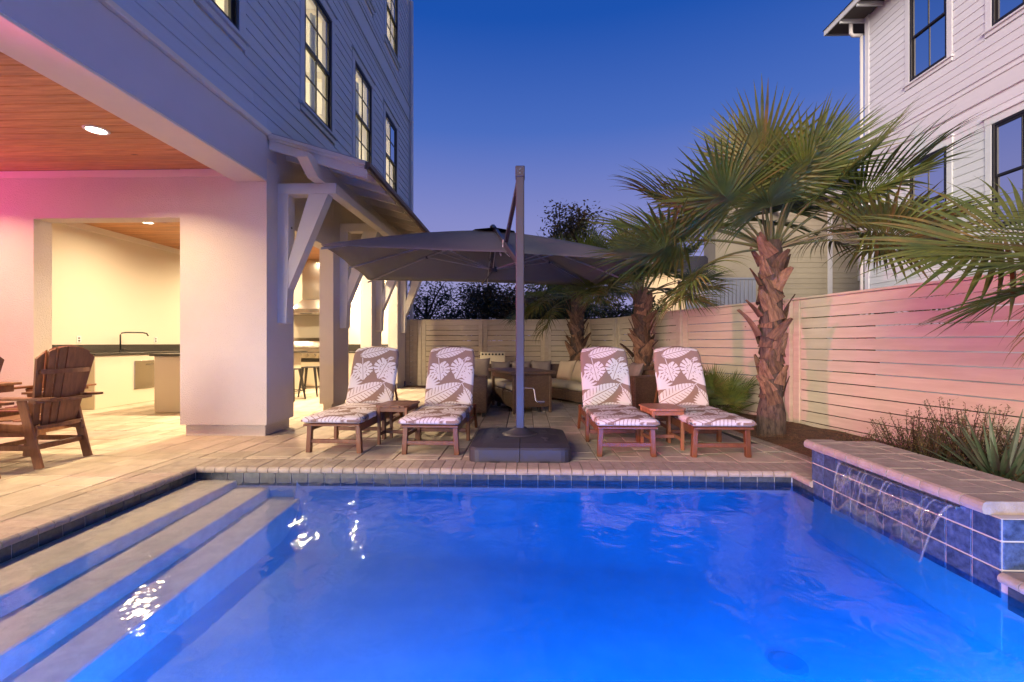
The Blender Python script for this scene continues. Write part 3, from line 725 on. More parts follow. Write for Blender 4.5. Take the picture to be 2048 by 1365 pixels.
# magenta party lamp on the porch, left of the picture
t = thing('party_lamp', (-5.8,.9,2.0), 'magenta LED party lamp on a short stand near the dining table', 'lamp')
MB().cbox(-5.92,-5.84,.80,1.0,1.90,2.10,.01).build('housing', M_gun, t); MB().cbox(-5.84,-5.83,.82,.98,1.92,2.08,.002).build('lens', M_pinklens, t); MB().tube([(-5.88,.9,1.9),(-5.88,.9,.02)], .02, 8).lathe([(.2,0),(.2,.02)],16,(-5.88,.9,0)).build('stand', M_gun, t)
ld = bpy.data.lights.new('party_light','AREA'); ld.energy = 5; ld.color = (1,.07,.50); ld.size = .22; ld.spread = R(170)
lo = bpy.data.objects.new('party_light', ld); C.objects.link(lo); lo.parent = t; lo.location = (.03,0,0); lo.rotation_euler = Vector((1,.12,-.02)).to_track_quat('-Z','Y').to_euler()
ld = bpy.data.lights.new('party_beam','SPOT'); ld.energy = 2000; ld.color = (1,.12,.42); ld.spot_size = R(58); ld.spot_blend = 1; ld.shadow_soft_size = .05
lo = bpy.data.objects.new('party_beam', ld); C.objects.link(lo); lo.parent = t; lo.location = (.06,0,0); lo.rotation_euler = Vector((9.7,4.4,.7)).to_track_quat('-Z','Y').to_euler()
t = thing('led_wall_lamp', (-8.98,4.2,2.9), 'magenta LED wall lamp high on the porch side wall', 'lamp')
MB().cbox(-9.0,-8.93,4.1,4.3,2.82,2.98,.01).build('housing', M_gun, t); MB().cbox(-8.93,-8.92,4.11,4.29,2.83,2.97,.002).build('lens', M_pinklens, t)
ld = bpy.data.lights.new('led_light','AREA'); ld.energy = 95; ld.color = (1,.07,.45); ld.size = .2; ld.spread = R(175)
lo = bpy.data.objects.new('led_light', ld); C.objects.link(lo); lo.parent = t; lo.location = (.08,0,0); lo.rotation_euler = (0,R(-84),0)
MB().box(-9.3,-9.0,-1.2,5.72,0,3.42).build('porch_side_wall', M_stucco, house)

# ------------------------------------------------------------------ outdoor kitchen
M_cab = mat('cabinet_stucco', (.66,.58,.44), .9, bump=.002, bscale=120)
kc = thing('sink_counter', (-8,9.5,0), 'stucco kitchen counter with black granite top along the left kitchen wall', 'counter')
MB().cbox(-8.345,-7.70,7.93,11.7,0,.97,.008).build('base', M_cab, kc)
MB().cbox(-8.345,-7.66,7.90,11.7,.972,1.01,.004).build('worktop', M_granite, kc)
MB().cbox(-8.345,-8.32,7.78,11.7,1.012,1.165,.004).build('backsplash', M_granite, kc)
dr = MB().cbox(-7.70,-7.682,8.74,9.75,.28,.84,.004).build('cabinet_door', M_steel, kc); MB().tube([(-7.65,9.05,.76),(-7.65,9.45,.76)], .008).build('handle', M_steel, dr)
fc = thing('faucet', (-8.16,8.95,1.01), 'black square necked kitchen faucet behind the sink', 'faucet')
MB().tube([(-8.16,8.95,1.01),(-8.16,8.95,1.36),(-8.15,8.965,1.395),(-8.10,9.02,1.41),(-7.93,9.22,1.41),(-7.89,9.27,1.395),(-7.87,9.29,1.34)], .014, 10).build('spout', M_gun, fc, smooth=True)
MB().tube([(-8.16,8.95,1.05),(-8.02,8.95,1.06)], .013, 8).build('lever', M_gun, fc); MB().lathe([(.03,0),(.03,.02),(.018,.05)],12,(-8.16,8.95,1.01)).build('base', M_gun, fc)
for yy, s in ((8.28,'white outlet plate left of the faucet'),(10.05,'white outlet plate right of the faucet')):
    t = thing('wall_outlet', (-8.345,yy,1.26), s, 'outlet', 'outlets over the granite backsplash')
    MB().cbox(-8.35,-8.342,yy-.045,yy+.045,1.20,1.33,.003).build('plate', M_white, t); MB().cbox(-8.342,-8.339,yy-.018,yy+.018,1.225,1.25,.002).cbox(-8.342,-8.339,yy-.018,yy+.018,1.275,1.30,.002).build('socket', M_gun, t)
isl = thing('kitchen_island', (-5.9,9,0), 'stucco bar island with dark top standing in the middle of the kitchen', 'island')
MB().cbox(-6.39,-5.36,7.66,10.75,0,.97,.008).build('base', M_cab, isl); MB().cbox(-6.43,-5.25,7.60,10.85,.972,1.01,.004).build('worktop', M_granite, isl)
bc = thing('back_counter', (-5,12.1,0), 'stucco counter with black granite along the rear kitchen wall', 'counter')
MB().cbox(-8.34,-6.42,11.76,12.39,0,.93,.006).cbox(-5.30,-3.56,11.76,12.39,0,.93,.006).build('base', M_cab, bc)
MB().cbox(-8.34,-6.42,11.73,12.39,.932,.97,.004).cbox(-5.30,-3.56,11.73,12.39,.932,.97,.004).build('worktop', M_granite, bc)
MB().cbox(-8.34,-3.56,12.36,12.398,.972,1.16,.004).build('backsplash', M_granite, bc)
gr = thing('gas_grill', (-5.86,12,0), 'stainless built in gas grill with round hood and knobs', 'grill')
MB().cbox(-6.40,-5.32,11.80,12.37,0,.80,.006).build('cabinet', M_cab, gr)
MB().prism([(11.74,.965),(11.76,1.10),(11.86,1.24),(12.02,1.33),(12.30,1.34),(12.35,.965)], -6.38, -5.34, 'x').build('hood', M_steel, gr)
MB().prism([(11.70,.80),(11.66,.93),(11.74,.96),(12.3,.96),(12.3,.80)], -6.39, -5.33, 'x').build('control_panel', M_steel, gr)
for k in range(5): MB().tube([(-6.25+k*.195,11.69,.868),(-6.25+k*.195,11.63,.862)], .032, 12).build('knob', M_steel, gr)
MB().tube([(-6.3,11.70,1.06),(-5.42,11.70,1.06)], .014, 8).build('handle', M_steel, gr); MB().cbox(-6.38,-5.34,11.775,11.80,.70,.79,.003).build('drawer', M_gun, gr)
MB().tube([(-5.86,11.765,1.18),(-5.86,11.745,1.19)], .035, 12).build('thermometer', M_white, gr)
hd = thing('range_hood', (-5.86,12.1,1.9), 'stainless range hood with square chimney above the grill', 'range hood')
MB().cbox(-5.98,-5.42,12.05,12.39,2.36,3.44,.004).build('chimney', M_steel, hd)
hv = MB(); hv.add([(-6.45,11.72,1.94),(-4.95,11.72,1.94),(-4.95,12.39,1.94),(-6.45,12.39,1.94),(-6.45,11.72,1.99),(-4.95,11.72,1.99),(-4.95,12.39,1.99),(-6.45,12.39,1.99),
    (-6.20,11.88,2.10),(-5.20,11.88,2.10),(-5.20,12.39,2.10),(-6.20,12.39,2.10),(-5.98,12.05,2.355),(-5.42,12.05,2.355),(-5.42,12.39,2.355),(-5.98,12.39,2.355)],
    [(3,2,1,0),(0,1,5,4),(1,2,6,5),(2,3,7,6),(3,0,4,7),(4,5,9,8),(5,6,10,9),(6,7,11,10),(7,4,8,11),(8,9,13,12),(9,10,14,13),(10,11,15,14),(11,8,12,15),(12,13,14,15)])
hv.build('canopy', M_steel, hd); MB().cbox(-5.86,-5.56,11.712,11.72,1.955,1.975,.002).build('switch_strip', M_gun, hd)
def make_stool(x, y, label, rz=0):
    t = thing('bar_stool', (0,0,0), label, 'stool', 'metal stools at the kitchen island')
    MB().cbox(-.155,.155,-.155,.155,.64,.665,.012).build('seat', M_gun, t)
    for a in (-1,1):
        for b_ in (-1,1):
            MB().tube([(a*.125,b_*.125,.64),(a*.20,b_*.20,.0)], [.034,.016], 6).build('leg', M_gun, t)
    fr = MB(); q = .178
    for (p, r_) in (((-q,-q,.2),(q,-q,.2)),((q,-q,.2),(q,q,.2)),((q,q,.2),(-q,q,.2)),((-q,q,.2),(-q,-q,.2))): fr.tube([p,r_], .008, 6)
    fr.build('footrest', M_gun, t); t.location = (x,y,0); t.rotation_euler = (0,0,rz); return t
st = make_stool(-4.83,10.12,'black metal bar stool between the first two piers, the farther of two', .15)
s2 = copy_tree(st); s2.location = (-4.88,9.35,0); s2.rotation_euler = (0,0,-.1); s2['label'] = 'black metal bar stool half hidden by the corner pier, the nearer of two'

# ------------------------------------------------------------------ adirondack dining set
def make_chair(label, group='slatted chairs round the porch table'):
    t = thing('adirondack_chair', (0,0,0), label, 'chair', group)           # faces +y
    nS = 7
    for k in range(nS):                                                     # fanned back slats on a shallow curve
        u = (k-(nS-1)/2)/((nS-1)/2); wb, wt = .066, .090
        xb, xt = u*.215, u*.300; yb = -.30+.045*u*u; yt = -.44+.055*u*u; zt = 1.165-.075*u*u-.02*abs(u)**3
        a = R(-4)*u; m = MB(); th = .010
        def P(x, y, z, s): return (x, y+s*th, z)
        e = .012*(1 if u>0 else -1 if u<0 else 0)
        vs = []
        for s in (-1,1):
            arch = lambda q: 1.165-.55*q*q-1.2*abs(q)**3
            vs += [P(xb-wb/2,yb,.36,s), P(xb+wb/2,yb,.36,s), P(xt+wt/2,yt,arch(xt+wt/2),s), P(xt,yt,arch(xt),s), P(xt-wt/2,yt,arch(xt-wt/2),s)]
        m.add(vs, [(0,1,2,3,4),(9,8,7,6,5),(0,5,6,1),(1,6,7,2),(2,7,8,3),(3,8,9,4),(4,9,5,0)]); m.build('back_slat', M_poly, t)
    def rail(z, y, half, h, d=.045, yy=.05):
        m = MB(); n_ = 8
        for i in range(n_):
            u0, u1 = -1+2*i/n_, -1+2*(i+1)/n_
            vs = [(u*half, y+yy*u*u+o-.02, z+dz) for u in (u0,u1) for o in (0,-d) for dz in (0,h)]
            m.add(vs, [(0,1,3,2),(4,6,7,5),(0,4,5,1),(2,3,7,6),(1,5,7,3),(0,2,6,4)])
        return m.build('back_rail', M_poly, t)
    rail(.90,-.385,.29,.045,.03); rail(.625,-.345,.34,.03,.06); rail(.37,-.30,.27,.035,.05)
    for s in (-1,1):
        a = MB().prism([(s*.245,-.50),(s*.33,-.50),(s*.36,-.35),(s*.375,.1),(s*.36,.30),(s*.255,.30),(s*.24,-.3)][::s], .655, .678); a.build('arm', M_poly, t)
        MB().bar((s*.29,-.37,0),(s*.29,-.20,.655), .028, .085, (0,1,0)).build('leg', M_poly, t)
        MB().bar((s*.29,.27,0),(s*.29,.20,.655), .028, .085, (0,1,0)).build('leg', M_poly, t)
        MB().bar((s*.262,-.33,.35),(s*.262,.28,.41), .026, .09).build('seat_rail', M_poly, t)
        MB().bar((s*.29,-.29,.20),(s*.29,.22,.20), .024, .05).build('side_stretcher', M_poly, t)
    MB().bar((-.276,-.315,.20),(.276,-.315,.20), .024, .05).build('rear_stretcher', M_poly, t)
    MB().bar((-.276,.235,.17),(.276,.235,.17), .024, .05).build('front_stretcher', M_poly, t)
    for k in range(6): piece('seat_slat', (0,-.22+k*.095,.455-.005*abs(2-k)), (.52,.08,.018), M_poly, t)
    return t
ch = make_chair('brown slatted armchair seen from behind beside the big pier')
ch.location = (-4.98,4.42,0); ch.rotation_euler = (0,0,R(90+2)); ch.scale = (.86,1,1)
c1 = copy_tree(ch); c1.location = (-5.0,3.60,0); c1.rotation_euler = (0,0,R(90)); c1['label'] = 'brown slatted armchair cut off by the left edge of the photo'
c2 = copy_tree(ch); c2.location = (-5.48,5.02,0); c2.rotation_euler = (0,0,R(184)); c2['label'] = 'brown slatted armchair with magenta lit top at the far end of the table'
c2.location = (-5.74,5.16,0)
for yy, w_ in ((3.6,'nearer'),(4.4,'farther')):
    c3 = copy_tree(ch); c3.location = (-7.0,yy,0); c3.rotation_euler = (0,0,R(-90)); c3['label'] = 'brown slatted armchair across the table out of view, the '+w_+' one'; c3['group'] = 'chairs out of view across the table'
tb = thing('dining_table', (-5.95,4.0,0), 'long brown slatted dining table under the porch ceiling', 'table')
for k in range(8): piece('top_slat', (-6.4+k*.132,3.75,.765), (.126,2.0,.028), M_poly, tb)
MB().bar((-6.4,2.85,.715),(-5.5,2.85,.715),.03,.07).bar((-6.4,4.68,.715),(-5.5,4.68,.715),.03,.07).bar((-6.42,2.80,.715),(-6.42,4.70,.715),.03,.07).bar((-5.46,2.80,.715),(-5.46,4.70,.715),.03,.07).build('apron', M_poly, tb)
for s in (3.2,4.45):
    MB().bar((-6.3,s,0),(-5.8,s,.70),.06,.09,(1,0,0)).build('leg', M_poly, tb); MB().bar((-5.5,s,0),(-6.0,s,.70),.06,.09,(1,0,0)).build('leg', M_poly, tb)
MB().bar((-5.9,3.2,.3),(-5.9,4.45,.3),.05,.09).build('stretcher', M_poly, tb)

# ------------------------------------------------------------------ printed cushion fabric (leaf print drawn by code)
def leaf_print(Wd=256, Hd=640):
    yy, xx = np.mgrid[0:Hd,0:Wd].astype(np.float32); X = xx/Wd*.62; Y = yy/Hd*1.55     # metres
    ink = np.zeros((Hd,Wd), np.float32)
    def local(cx, cy, ang):
        c, s = math.cos(ang), math.sin(ang); dx, dy = X-cx, Y-cy
        return dx*c+dy*s, -dx*s+dy*c                                                   # u along the leaf, v across
    def feather(cx, cy, ang, L, Wm, nb=11, stem=.07):
        u, v = local(cx, cy, ang); t = u/L
        w_ = Wm*np.sin(np.clip(t,0,1)*math.pi)**.55*(1.05-.35*t)
        m = (t>0)&(t<1)&(np.abs(v)<w_)
        ph = (t*nb - np.abs(v)/Wm*1.5) % 1.0
        cut = (ph < .17) & (np.abs(v) > w_*.25)
        rib = np.abs(v) < .0045
        m = m & ~cut & ~rib
        st_ = (u>L*.98)&(u<L+stem)&(np.abs(v)<.004)
        return m | st_
    def monstera(cx, cy, ang, S, stem=.10):
        u, v = local(cx, cy, ang); uu, vv = u/S, v/S
        r = np.hypot(uu, vv); th = np.arctan2(np.abs(vv), uu)                          # 0 = tip
        rad = .95 - .23*np.cos(th*1.0) * (th<1.2) + .05*np.cos(2*th); rad = np.where(th>2.5, rad*(1-.55*(th-2.5)/.64), rad); rad = rad + .22*np.exp(-(th/.25)**2)
        m = r < rad
        ph = (th*2.25/1.0+.35) % 1.0
        cut = (np.abs(ph-.5) < .12+.07*(r-.5)) & (r > .52) & (th>.3) & (th<2.7)
        hole = (((r-.34)/.085)**2 + ((ph-.05 - np.round(ph-.05))/.20)**2 < 1) & (th>.35) & (th<2.6)
        rib = (np.abs(vv) < .022) & (uu > -.85)
        st_ = (uu<-.55)&(uu>-.55-stem/S)&(np.abs(vv)<.03)
        return (m & ~cut & ~hole & ~rib) | st_
    def frond(cx, cy, ang, L, n_=9):
        out = np.zeros_like(ink, bool)
        for k in range(n_):
            a = ang + (k-(n_-1)/2)*.21; u, v = local(cx, cy, a); t = u/(L*(1-.04*abs(k-(n_-1)/2))); out |= (t>.12)&(t<1)&(np.abs(v) < .017*np.sin(np.clip(t,0,1)*math.pi)**.6)
        return out
    T = 1.55
    for oy in (-T, -T/2, 0, T/2, T):
        sg = 1
        b0 = oy
        for m in (feather(-.04,b0+.03,R(27),.56,.125,12), feather(.62,b0+.02,R(118),.24,.06,6), monstera(.17,b0+.475,R(-80),.150), monstera(.455,b0+.50,R(-112),.165),
                  frond(-.03,b0+.22,R(58),.27), frond(.65,b0+.27,R(118),.27,8), feather(.10,b0+.69,R(14),.40,.085,9), feather(.57,b0+.66,R(200),.10,.03,4), frond(.60,b0+.02,R(150),.2,6)):
            ink[m] = 1
    im = bpy.data.images.new('leaf_print', Wd, Hd); base = np.array([.255,.165,.125]); lf = np.array([.64,.585,.56])
    col = base[None,None]*(1-ink[...,None]) + lf[None,None]*ink[...,None]
    srgb = np.where(col<=.0031308, col*12.92, 1.055*np.power(col,1/2.4)-.055)
    px = np.ones((Hd,Wd,4), np.float32); px[...,:3] = srgb; im.pixels.foreach_set(px.ravel()); im.pack(); return im
M_print = mat('leaf_print_fabric', (.5,.4,.35), .95, bump=.0008, bscale=260)
n = M_print.node_tree.nodes; l = M_print.node_tree.links; it = n.new('ShaderNodeTexImage'); it.image = leaf_print(); uvn = n.new('ShaderNodeUVMap'); uvn.uv_map = 'UVMap'; l.new(uvn.outputs[0], it.inputs[0]); it.extension = 'REPEAT'
l.new(it.outputs[0], n[M_print['p']].inputs['Base Color'])

def pad(profile, half, th, nx=14, crown=.0, name='cushion', v0=0.0, round_end=0, uvw=.62, uvh=1.55):
    """quilted pad lofted along a (y,z) line; thickness is measured along the line's normal; carries UVs in metres"""
    n_ = len(profile); vs = []; fs = []; uv = []
    P_ = [Vector((0,p[0],p[1])) for p in profile]; s = [0]
    for a, b_ in zip(P_, P_[1:]): s.append(s[-1]+(b_-a).length)
    cols = 2*nx+2
    for i, p in enumerate(P_):
        t = (P_[min(i+1,n_-1)]-P_[max(i-1,0)]).normalized(); nrm = Vector((0,-t.z,t.y))
        if nrm.z < 0 and abs(nrm.z) > .2: nrm = -nrm
        tt = s[i]/s[-1]; hw = half
        if round_end: 
            q = max(0,(tt-(1-round_end))/round_end); hw = half*(1-.10*q**2.5)
        e = min(1, min(s[i], s[-1]-s[i])/.03); e = math.sqrt(max(0, 1-(1-e)**2))
        ring = []
        for k in range(nx+1):
            u = -1+2*k/nx; a = math.sin(u*math.pi/2); h = th/2*math.sqrt(max(0,1-min(1,max(0,(abs(a)-.93)/.07))**2))*(.35+.65*e); ring.append((a*hw, h+crown*(1-a*a)*e + .004*e*math.sin(s[i]*23+a*3)*math.cos(a*7+s[i]*9) - .007*e*math.exp(-((s[i]/s[-1]-.5)/.02)**2), s[i]))
        for k in range(nx,-1,-1):
            u = -1+2*k/nx; a = math.sin(u*math.pi/2); h = -th/2*math.sqrt(max(0,1-min(1,max(0,(abs(a)-.93)/.07))**2))*(.35+.65*e); ring.append((a*hw, h, s[i]))
        for (x_, h, ss) in ring:
            off = Vector((0,0,0))
            if round_end and tt > 1-round_end: off = t*(-.05*(x_/half)**2*((tt-(1-round_end))/round_end))
            vs.append(p + nrm*h + Vector((x_,0,0)) + off); uv.append(((x_+half)/(2*half), (v0+ss)/uvh))
    for i in range(n_-1):
        for k in range(cols): fs.append((i*cols+k, i*cols+(k+1)%cols, (i+1)*cols+(k+1)%cols, (i+1)*cols+k))
    for row in (0, n_-1):
        for k in range(nx): fs.append((row*cols+k, row*cols+k+1, row*cols+cols-2-k, row*cols+cols-1-k))
    return vs, fs, uv
def cushion(name, profile, half, th, mt, parent, **kw):
    vs, fs, uv = pad(profile, half, th, **kw); me = bpy.data.meshes.new(name); me.from_pydata([tuple(v) for v in vs], [], fs); me.materials.append(mt)
    ul = me.uv_layers.new(name='UVMap'); 
    for lp in me.loops: ul.data[lp.index].uv = uv[lp.vertex_index]
    bm = bmesh.new(); bm.from_mesh(me); bmesh.ops.recalc_face_normals(bm, faces=bm.faces); bm.to_mesh(me); bm.free()
    me.polygons.foreach_set('use_smooth', [True]*len(me.polygons)); o = bpy.data.objects.new(name, me); C.objects.link(o); o.parent = parent; return o
def line(p, q, n_): return [(p[0]+(q[0]-p[0])*i/n_, p[1]+(q[1]-p[1])*i/n_) for i in range(n_+1)]

# ------------------------------------------------------------------ sun loungers
def make_lounger(label):
    t = thing('sun_lounger', (0,0,0), label, 'sun lounger', 'cushioned loungers along the pool')   # foot end at y=0, head towards +y
    H = .285
    for s in (-1,1):
        MB().bar((s*.275,.05,.275),(s*.275,1.78,.275),.030,.085).build('side_rail', M_teak, t)
        MB().bar((s*.285,.075,0),(s*.268,.075,.30),.052,.055,(0,1,0)).build('leg', M_teak, t)
        MB().bar((s*.305,.80,0),(s*.305,.80,.34),.040,.062,(0,1,0)).build('leg', M_teak, t)
        MB().bar((s*.300,1.66,0),(s*.300,1.46,.34),.036,.062,(0,1,0)).build('leg', M_teak, t)
        MB().bar((s*.245,1.12,.335),(s*.245,1.47,1.10),.03,.05,(0,1,0)).build('back_stile', M_teak, t)
        MB().bar((s*.23,1.62,.30),(s*.23,1.36,.80),.022,.035,(0,1,0)).build('back_prop', M_teak, t)
        MB().bar((s*.282,.80,.16),(s*.282,1.56,.16),.022,.045).build('side_stretcher', M_teak, t)
    MB().bar((-.27,.07,.125),(.27,.07,.125),.022,.045).build('front_stretcher', M_teak, t)
    MB().bar((-.28,.80,.125),(.28,.80,.125),.022,.045).build('stretcher', M_teak, t)
    MB().bar((-.28,1.6,.14),(.28,1.6,.14),.022,.045).build('stretcher', M_teak, t)
    MB().bar((-.31,.02,.312),(.31,.02,.312),.05,.022).build('end_rail', M_teak, t)
    for k in range(10): piece('seat_slat', (0,.06+k*.112,.318), (.50,.085,.016), M_teak, t)
    for k in range(7):
        f = k/6; c = (0, 1.16+.29*f, .42+.64*f); piece('back_slat', c, (.46,.075,.016), M_teak, t, rot=(R(66),0,0))
    # quilted pad: seat, then the raised back
    seat = line((-.03,.362),(1.12,.368),22); back = line((1.13,.375),(1.475,1.135),20)
    seat = [(y, z+.004*math.sin(i*1.7)) for i, (y,z) in enumerate(seat)]
    cushion('seat_cushion', seat, .325, .072, M_print, t, v0=.0, crown=.012)
    ob = cushion('back_cushion', [(y-.030, z+.012) for y, z in back], .315, .068, M_print, t, v0=.78, crown=.014, round_end=.25)
    return t
lx = [(-2.085,'sun lounger nearest the big pier, first from the left'),(-1.015,'sun lounger left of the umbrella base, beside the dark side table'),(1.07,'sun lounger right of the umbrella base, third from the left'),(2.055,'sun lounger farthest right, next to the big palm trunk')]
L0 = make_lounger(lx[0][1]); L0.location = (lx[0][0],4.84,0)
for i, (x, lab) in enumerate(lx[1:]):
    c = copy_tree(L0); c.location = (x,(4.79,4.76,4.76)[i],0); c['label'] = lab; c.rotation_euler = (0,0,R((-.8,.6,1.2)[i]))
L0.rotation_euler = (0,0,R(-1.5))
def make_side_table(label, mt):
    t = thing('side_table', (0,0,0), label, 'side table', 'slatted side tables between the loungers')
    half = .205
    for k in range(4):
        x0 = -half+k*.1035; e0 = .055 if k in (0,3) else 0
        pl = [(x0,-.24+(.05 if k==0 else 0)),(x0+.098,-.24+(.05 if k==3 else 0)),(x0+.098,.24-(.05 if k==3 else 0)),(x0,.24-(.05 if k==0 else 0))]
        if k == 0: pl = [(x0,-.19),(x0+.05,-.24),(x0+.098,-.245),(x0+.098,.245),(x0+.05,.24),(x0,.19)]
        elif k == 3: pl = [(x0,-.245),(x0+.05,-.24),(x0+.098,-.19),(x0+.098,.19),(x0+.05,.24),(x0,.245)]
        else: pl = [(x0,-.25),(x0+.098,-.25),(x0+.098,.25),(x0,.25)]
        MB().prism(pl, .448, .468).build('top_slat', mt, t)
    for a in (-1,1):
        for b_ in (-1,1): MB().bar((a*.165,b_*.19,0),(a*.165,b_*.19,.446),.034,.034).build('leg', mt, t)
        MB().bar((a*.165,-.17,.415),(a*.165,.17,.415),.02,.05).build('apron', mt, t); MB().bar((a*.165,-.17,.12),(a*.165,.17,.12),.02,.04).build('stretcher', mt, t)
        MB().bar((-.15,a*.19,.415),(.15,a*.19,.415),.02,.05).build('apron', mt, t)
    MB().bar((-.15,0,.12),(.15,0,.12),.02,.04).build('stretcher', mt, t)
    return t
s1 = make_side_table('dark red brown side table between the two left loungers', M_teak); s1.location = (-1.535,5.48,0); s1.rotation_euler = (0,0,R(-5))
M_teak2 = mat('pale_teak', (.40,.16,.08), .45, col2=(.30,.11,.05), nscale=3, var=.1, bump=.0008, bscale=34, stretch=(6,6,1.2))
s2 = make_side_table('pinkish wooden side table between the two right loungers', M_teak2); s2.location = (1.575,5.30,0); s2.rotation_euler = (0,0,R(4))

# ------------------------------------------------------------------ cantilever umbrella
um = thing('cantilever_umbrella', (-.055,5.08,0), 'large navy cantilever umbrella with grey mast on a weighted base', 'umbrella')
# four-part water base
bx0, bx1, by0_, by1_ = -.575, .470, 4.545, 5.60; cxm, cym = (bx0+bx1)/2, (by0_+by1_)/2
for qx in (0,1):
    for qy in (0,1):
        m = MB(); sxn = 1 if qx else -1; syn = 1 if qy else -1
        hxx, hyy = (bx1-bx0)/2-.002, (by1_-by0_)/2-.002; r_ = .11
        def corner(h1, h2, r1):
            pts = [(.003,.003),(h1,.003)]
            for a in range(5): th = a/4*math.pi/2; pts.append((h1-r1+r1*math.cos(th), h2-r1+r1*math.sin(th)))
            pts.append((.003,h2)); return pts
        lv = [(hxx,hyy,r_,0),(hxx,hyy,r_,.125),(hxx-.012,hyy-.012,r_,.145),(hxx-.10,hyy-.10,r_,.175),(hxx-.22,hyy-.22,.09,.188)]
        vs = []; 
        for (h1,h2,r1,z) in lv: vs += [(cxm+sxn*a, cym+syn*b_, z) for a, b_ in corner(h1,h2,r1)]
        npt = 8; fs = []
        for i in range(len(lv)-1):
            for k in range(npt): fs.append((i*npt+k, i*npt+(k+1)%npt, (i+1)*npt+(k+1)%npt, (i+1)*npt+k))
        fs += [tuple(range(npt)), tuple((len(lv)-1)*npt+k for k in range(npt))]
        m.add(vs, fs); bo = m.build('base_tank', M_plastic, um)
        MB().lathe([(.045,0),(.045,.012),(.03,.016)], 14, (cxm+sxn*.27,cym+syn*.20,.178)).build('filler_cap', M_plastic, bo)
        MB().bar((cxm+sxn*.40,cym+syn*.42,.150),(cxm+sxn*.27,cym+syn*.30,.186),.05,.012).build('moulded_ridge', M_plastic, bo)
        if syn < 0: MB().box(cxm+sxn*.25-.05,cxm+sxn*.25+.05,by0_-.002,by0_+.02,-.0,.022).build('grip_slot', M_black, bo)
MB().lathe([(.20,.175),(.20,.19),(.15,.205),(.085,.245),(.07,.26)], 24, (-.055,5.08,0)).build('hub_cover', M_plastic, um, smooth=True)
MB().cbox(-.055-.046,-.055+.046,5.08-.06,5.08+.06,.19,3.12,.008).build('mast', M_alu, um)
MB().cbox(-.055-.052,-.055+.052,5.08-.066,5.08+.066,3.03,3.155,.008).build('mast_cap', M_alu, um)
for zz in (3.07,3.11): MB().tube([(-.055,5.012,zz),(-.055,5.008,zz)], .007, 6).build('bolt', M_steel, um)
sl = MB().cbox(-.055-.06,-.055+.06,5.08-.075,5.08+.075,1.98,2.18,.01).build('slider', M_alu, um) if False else None
APX = Vector((-.52,7.36,3.02))
MB().bar((-.06,5.15,2.10),(APX.x,APX.y,APX.z+.06),.05,.075).build('boom', M_alu, um)
jt = Vector((-.06,5.15,2.10)).lerp(Vector((APX.x,APX.y,APX.z+.06)), .44)
MB().bar((-.065,5.12,3.06),tuple(jt),.045,.06).build('tie_arm', M_alu, um)
MB().cbox(-.105,-.005,5.14,5.22,2.02,2.18,.01).build('slide_bracket', M_plastic, um)
MB().tube([jt+Vector((-.03,-.03,.05)),jt+Vector((-.035,-.06,-.05)),jt+Vector((-.01,-.07,-.12)),jt+Vector((.06,-.09,-.19))], .006, 6).build('cord', M_white, um)
MB().tube([(-.005,5.03,.70),(.085,5.0,.70),(.10,4.995,.685),(.115,4.99,.575),(.13,4.985,.555),(.20,4.97,.555)], .007, 8).build('crank', M_steel, um)
MB().tube([(.15,4.98,.555),(.215,4.965,.555)], .013, 8).build('crank_grip', M_plastic, um)
# canopy: rectangle turned on the mast, eight ribs
ca = [Vector((-2.42,5.33,2.36)),Vector((1.80,6.36,2.34)),Vector((1.40,9.35,2.36)),Vector((-2.86,8.20,2.34))]
def mid(a, b_): return (a+b_)/2
rim = []
for i in range(4): rim += [ca[i], mid(ca[i],ca[(i+1)%4]) + Vector((0,0,.015))]
def canopy_patch(off):
    vs = []; fs = []; NS, NE = 12, 6
    idx = {}
    for s in range(8):
        a, b_ = rim[s], rim[(s+1)%8]
        for e in range(NE):
            f = e/NE; p = a.lerp(b_, f); sagin = .035*math.sin(f*math.pi); ctr = APX
            for r_ in range(NS+1):
                q = r_/NS; v = ctr.lerp(p, q)
                v.z -= .035*math.sin(f*math.pi)*math.sin(q*math.pi)*1.0          # fabric sags between ribs
                v = v + (Vector((ctr.x,ctr.y,0))-Vector((p.x,p.y,0))).normalized()*sagin*q*q
                v.z += .045*math.sin(q*math.pi) + off
                idx[(s*NE+e,r_)] = len(vs); vs.append(v)
    T_ = 8*NE
    for k in range(T_):
        for r_ in range(1 if off is None else 0, NS):
            if r_ == 0: fs.append((idx[(k,1)], idx[((k+1)%T_,1)], idx[(0,0)])) 
            else: fs.append((idx[(k,r_)], idx[(k,r_+1)], idx[((k+1)%T_,r_+1)], idx[((k+1)%T_,r_)]))
    return vs, fs, idx, T_, NS
v1, f1, idx, T_, NS = canopy_patch(0.0); v2, f2, *_ = canopy_patch(.006)
cn = MB(); cn.add(v1, f1); cn.add(v2, f2)
n0 = len(v1)
cn.f += [(idx[(k,NS)], idx[((k+1)%T_,NS)], n0+idx[((k+1)%T_,NS)], n0+idx[(k,NS)]) for k in range(T_)]; cn.m += [0]*T_
cnp = cn.build('canopy', M_navy, um, smooth=True)
vt = MB(); vv = [APX+Vector((0,0,.045))]
for k in range(8):
    d = (rim[k]-APX); d.z = 0; d.normalize(); vv.append(APX + d*.38 + Vector((0,0,-.045)))
vt.add(vv, [(0,k+1,(k+1)%8+1) for k in range(8)]); vt.build('vent', M_navy, cnp)
MB().lathe([(.05,0),(.05,.02),(.03,.03)],12,APX+Vector((0,0,.05))).build('finial', M_plastic, um)
M_rib = mat('umbrella_rib', (.30,.28,.29), .35, metal=.3)
hubz = 2.34; HB = Vector((APX.x,APX.y,hubz))
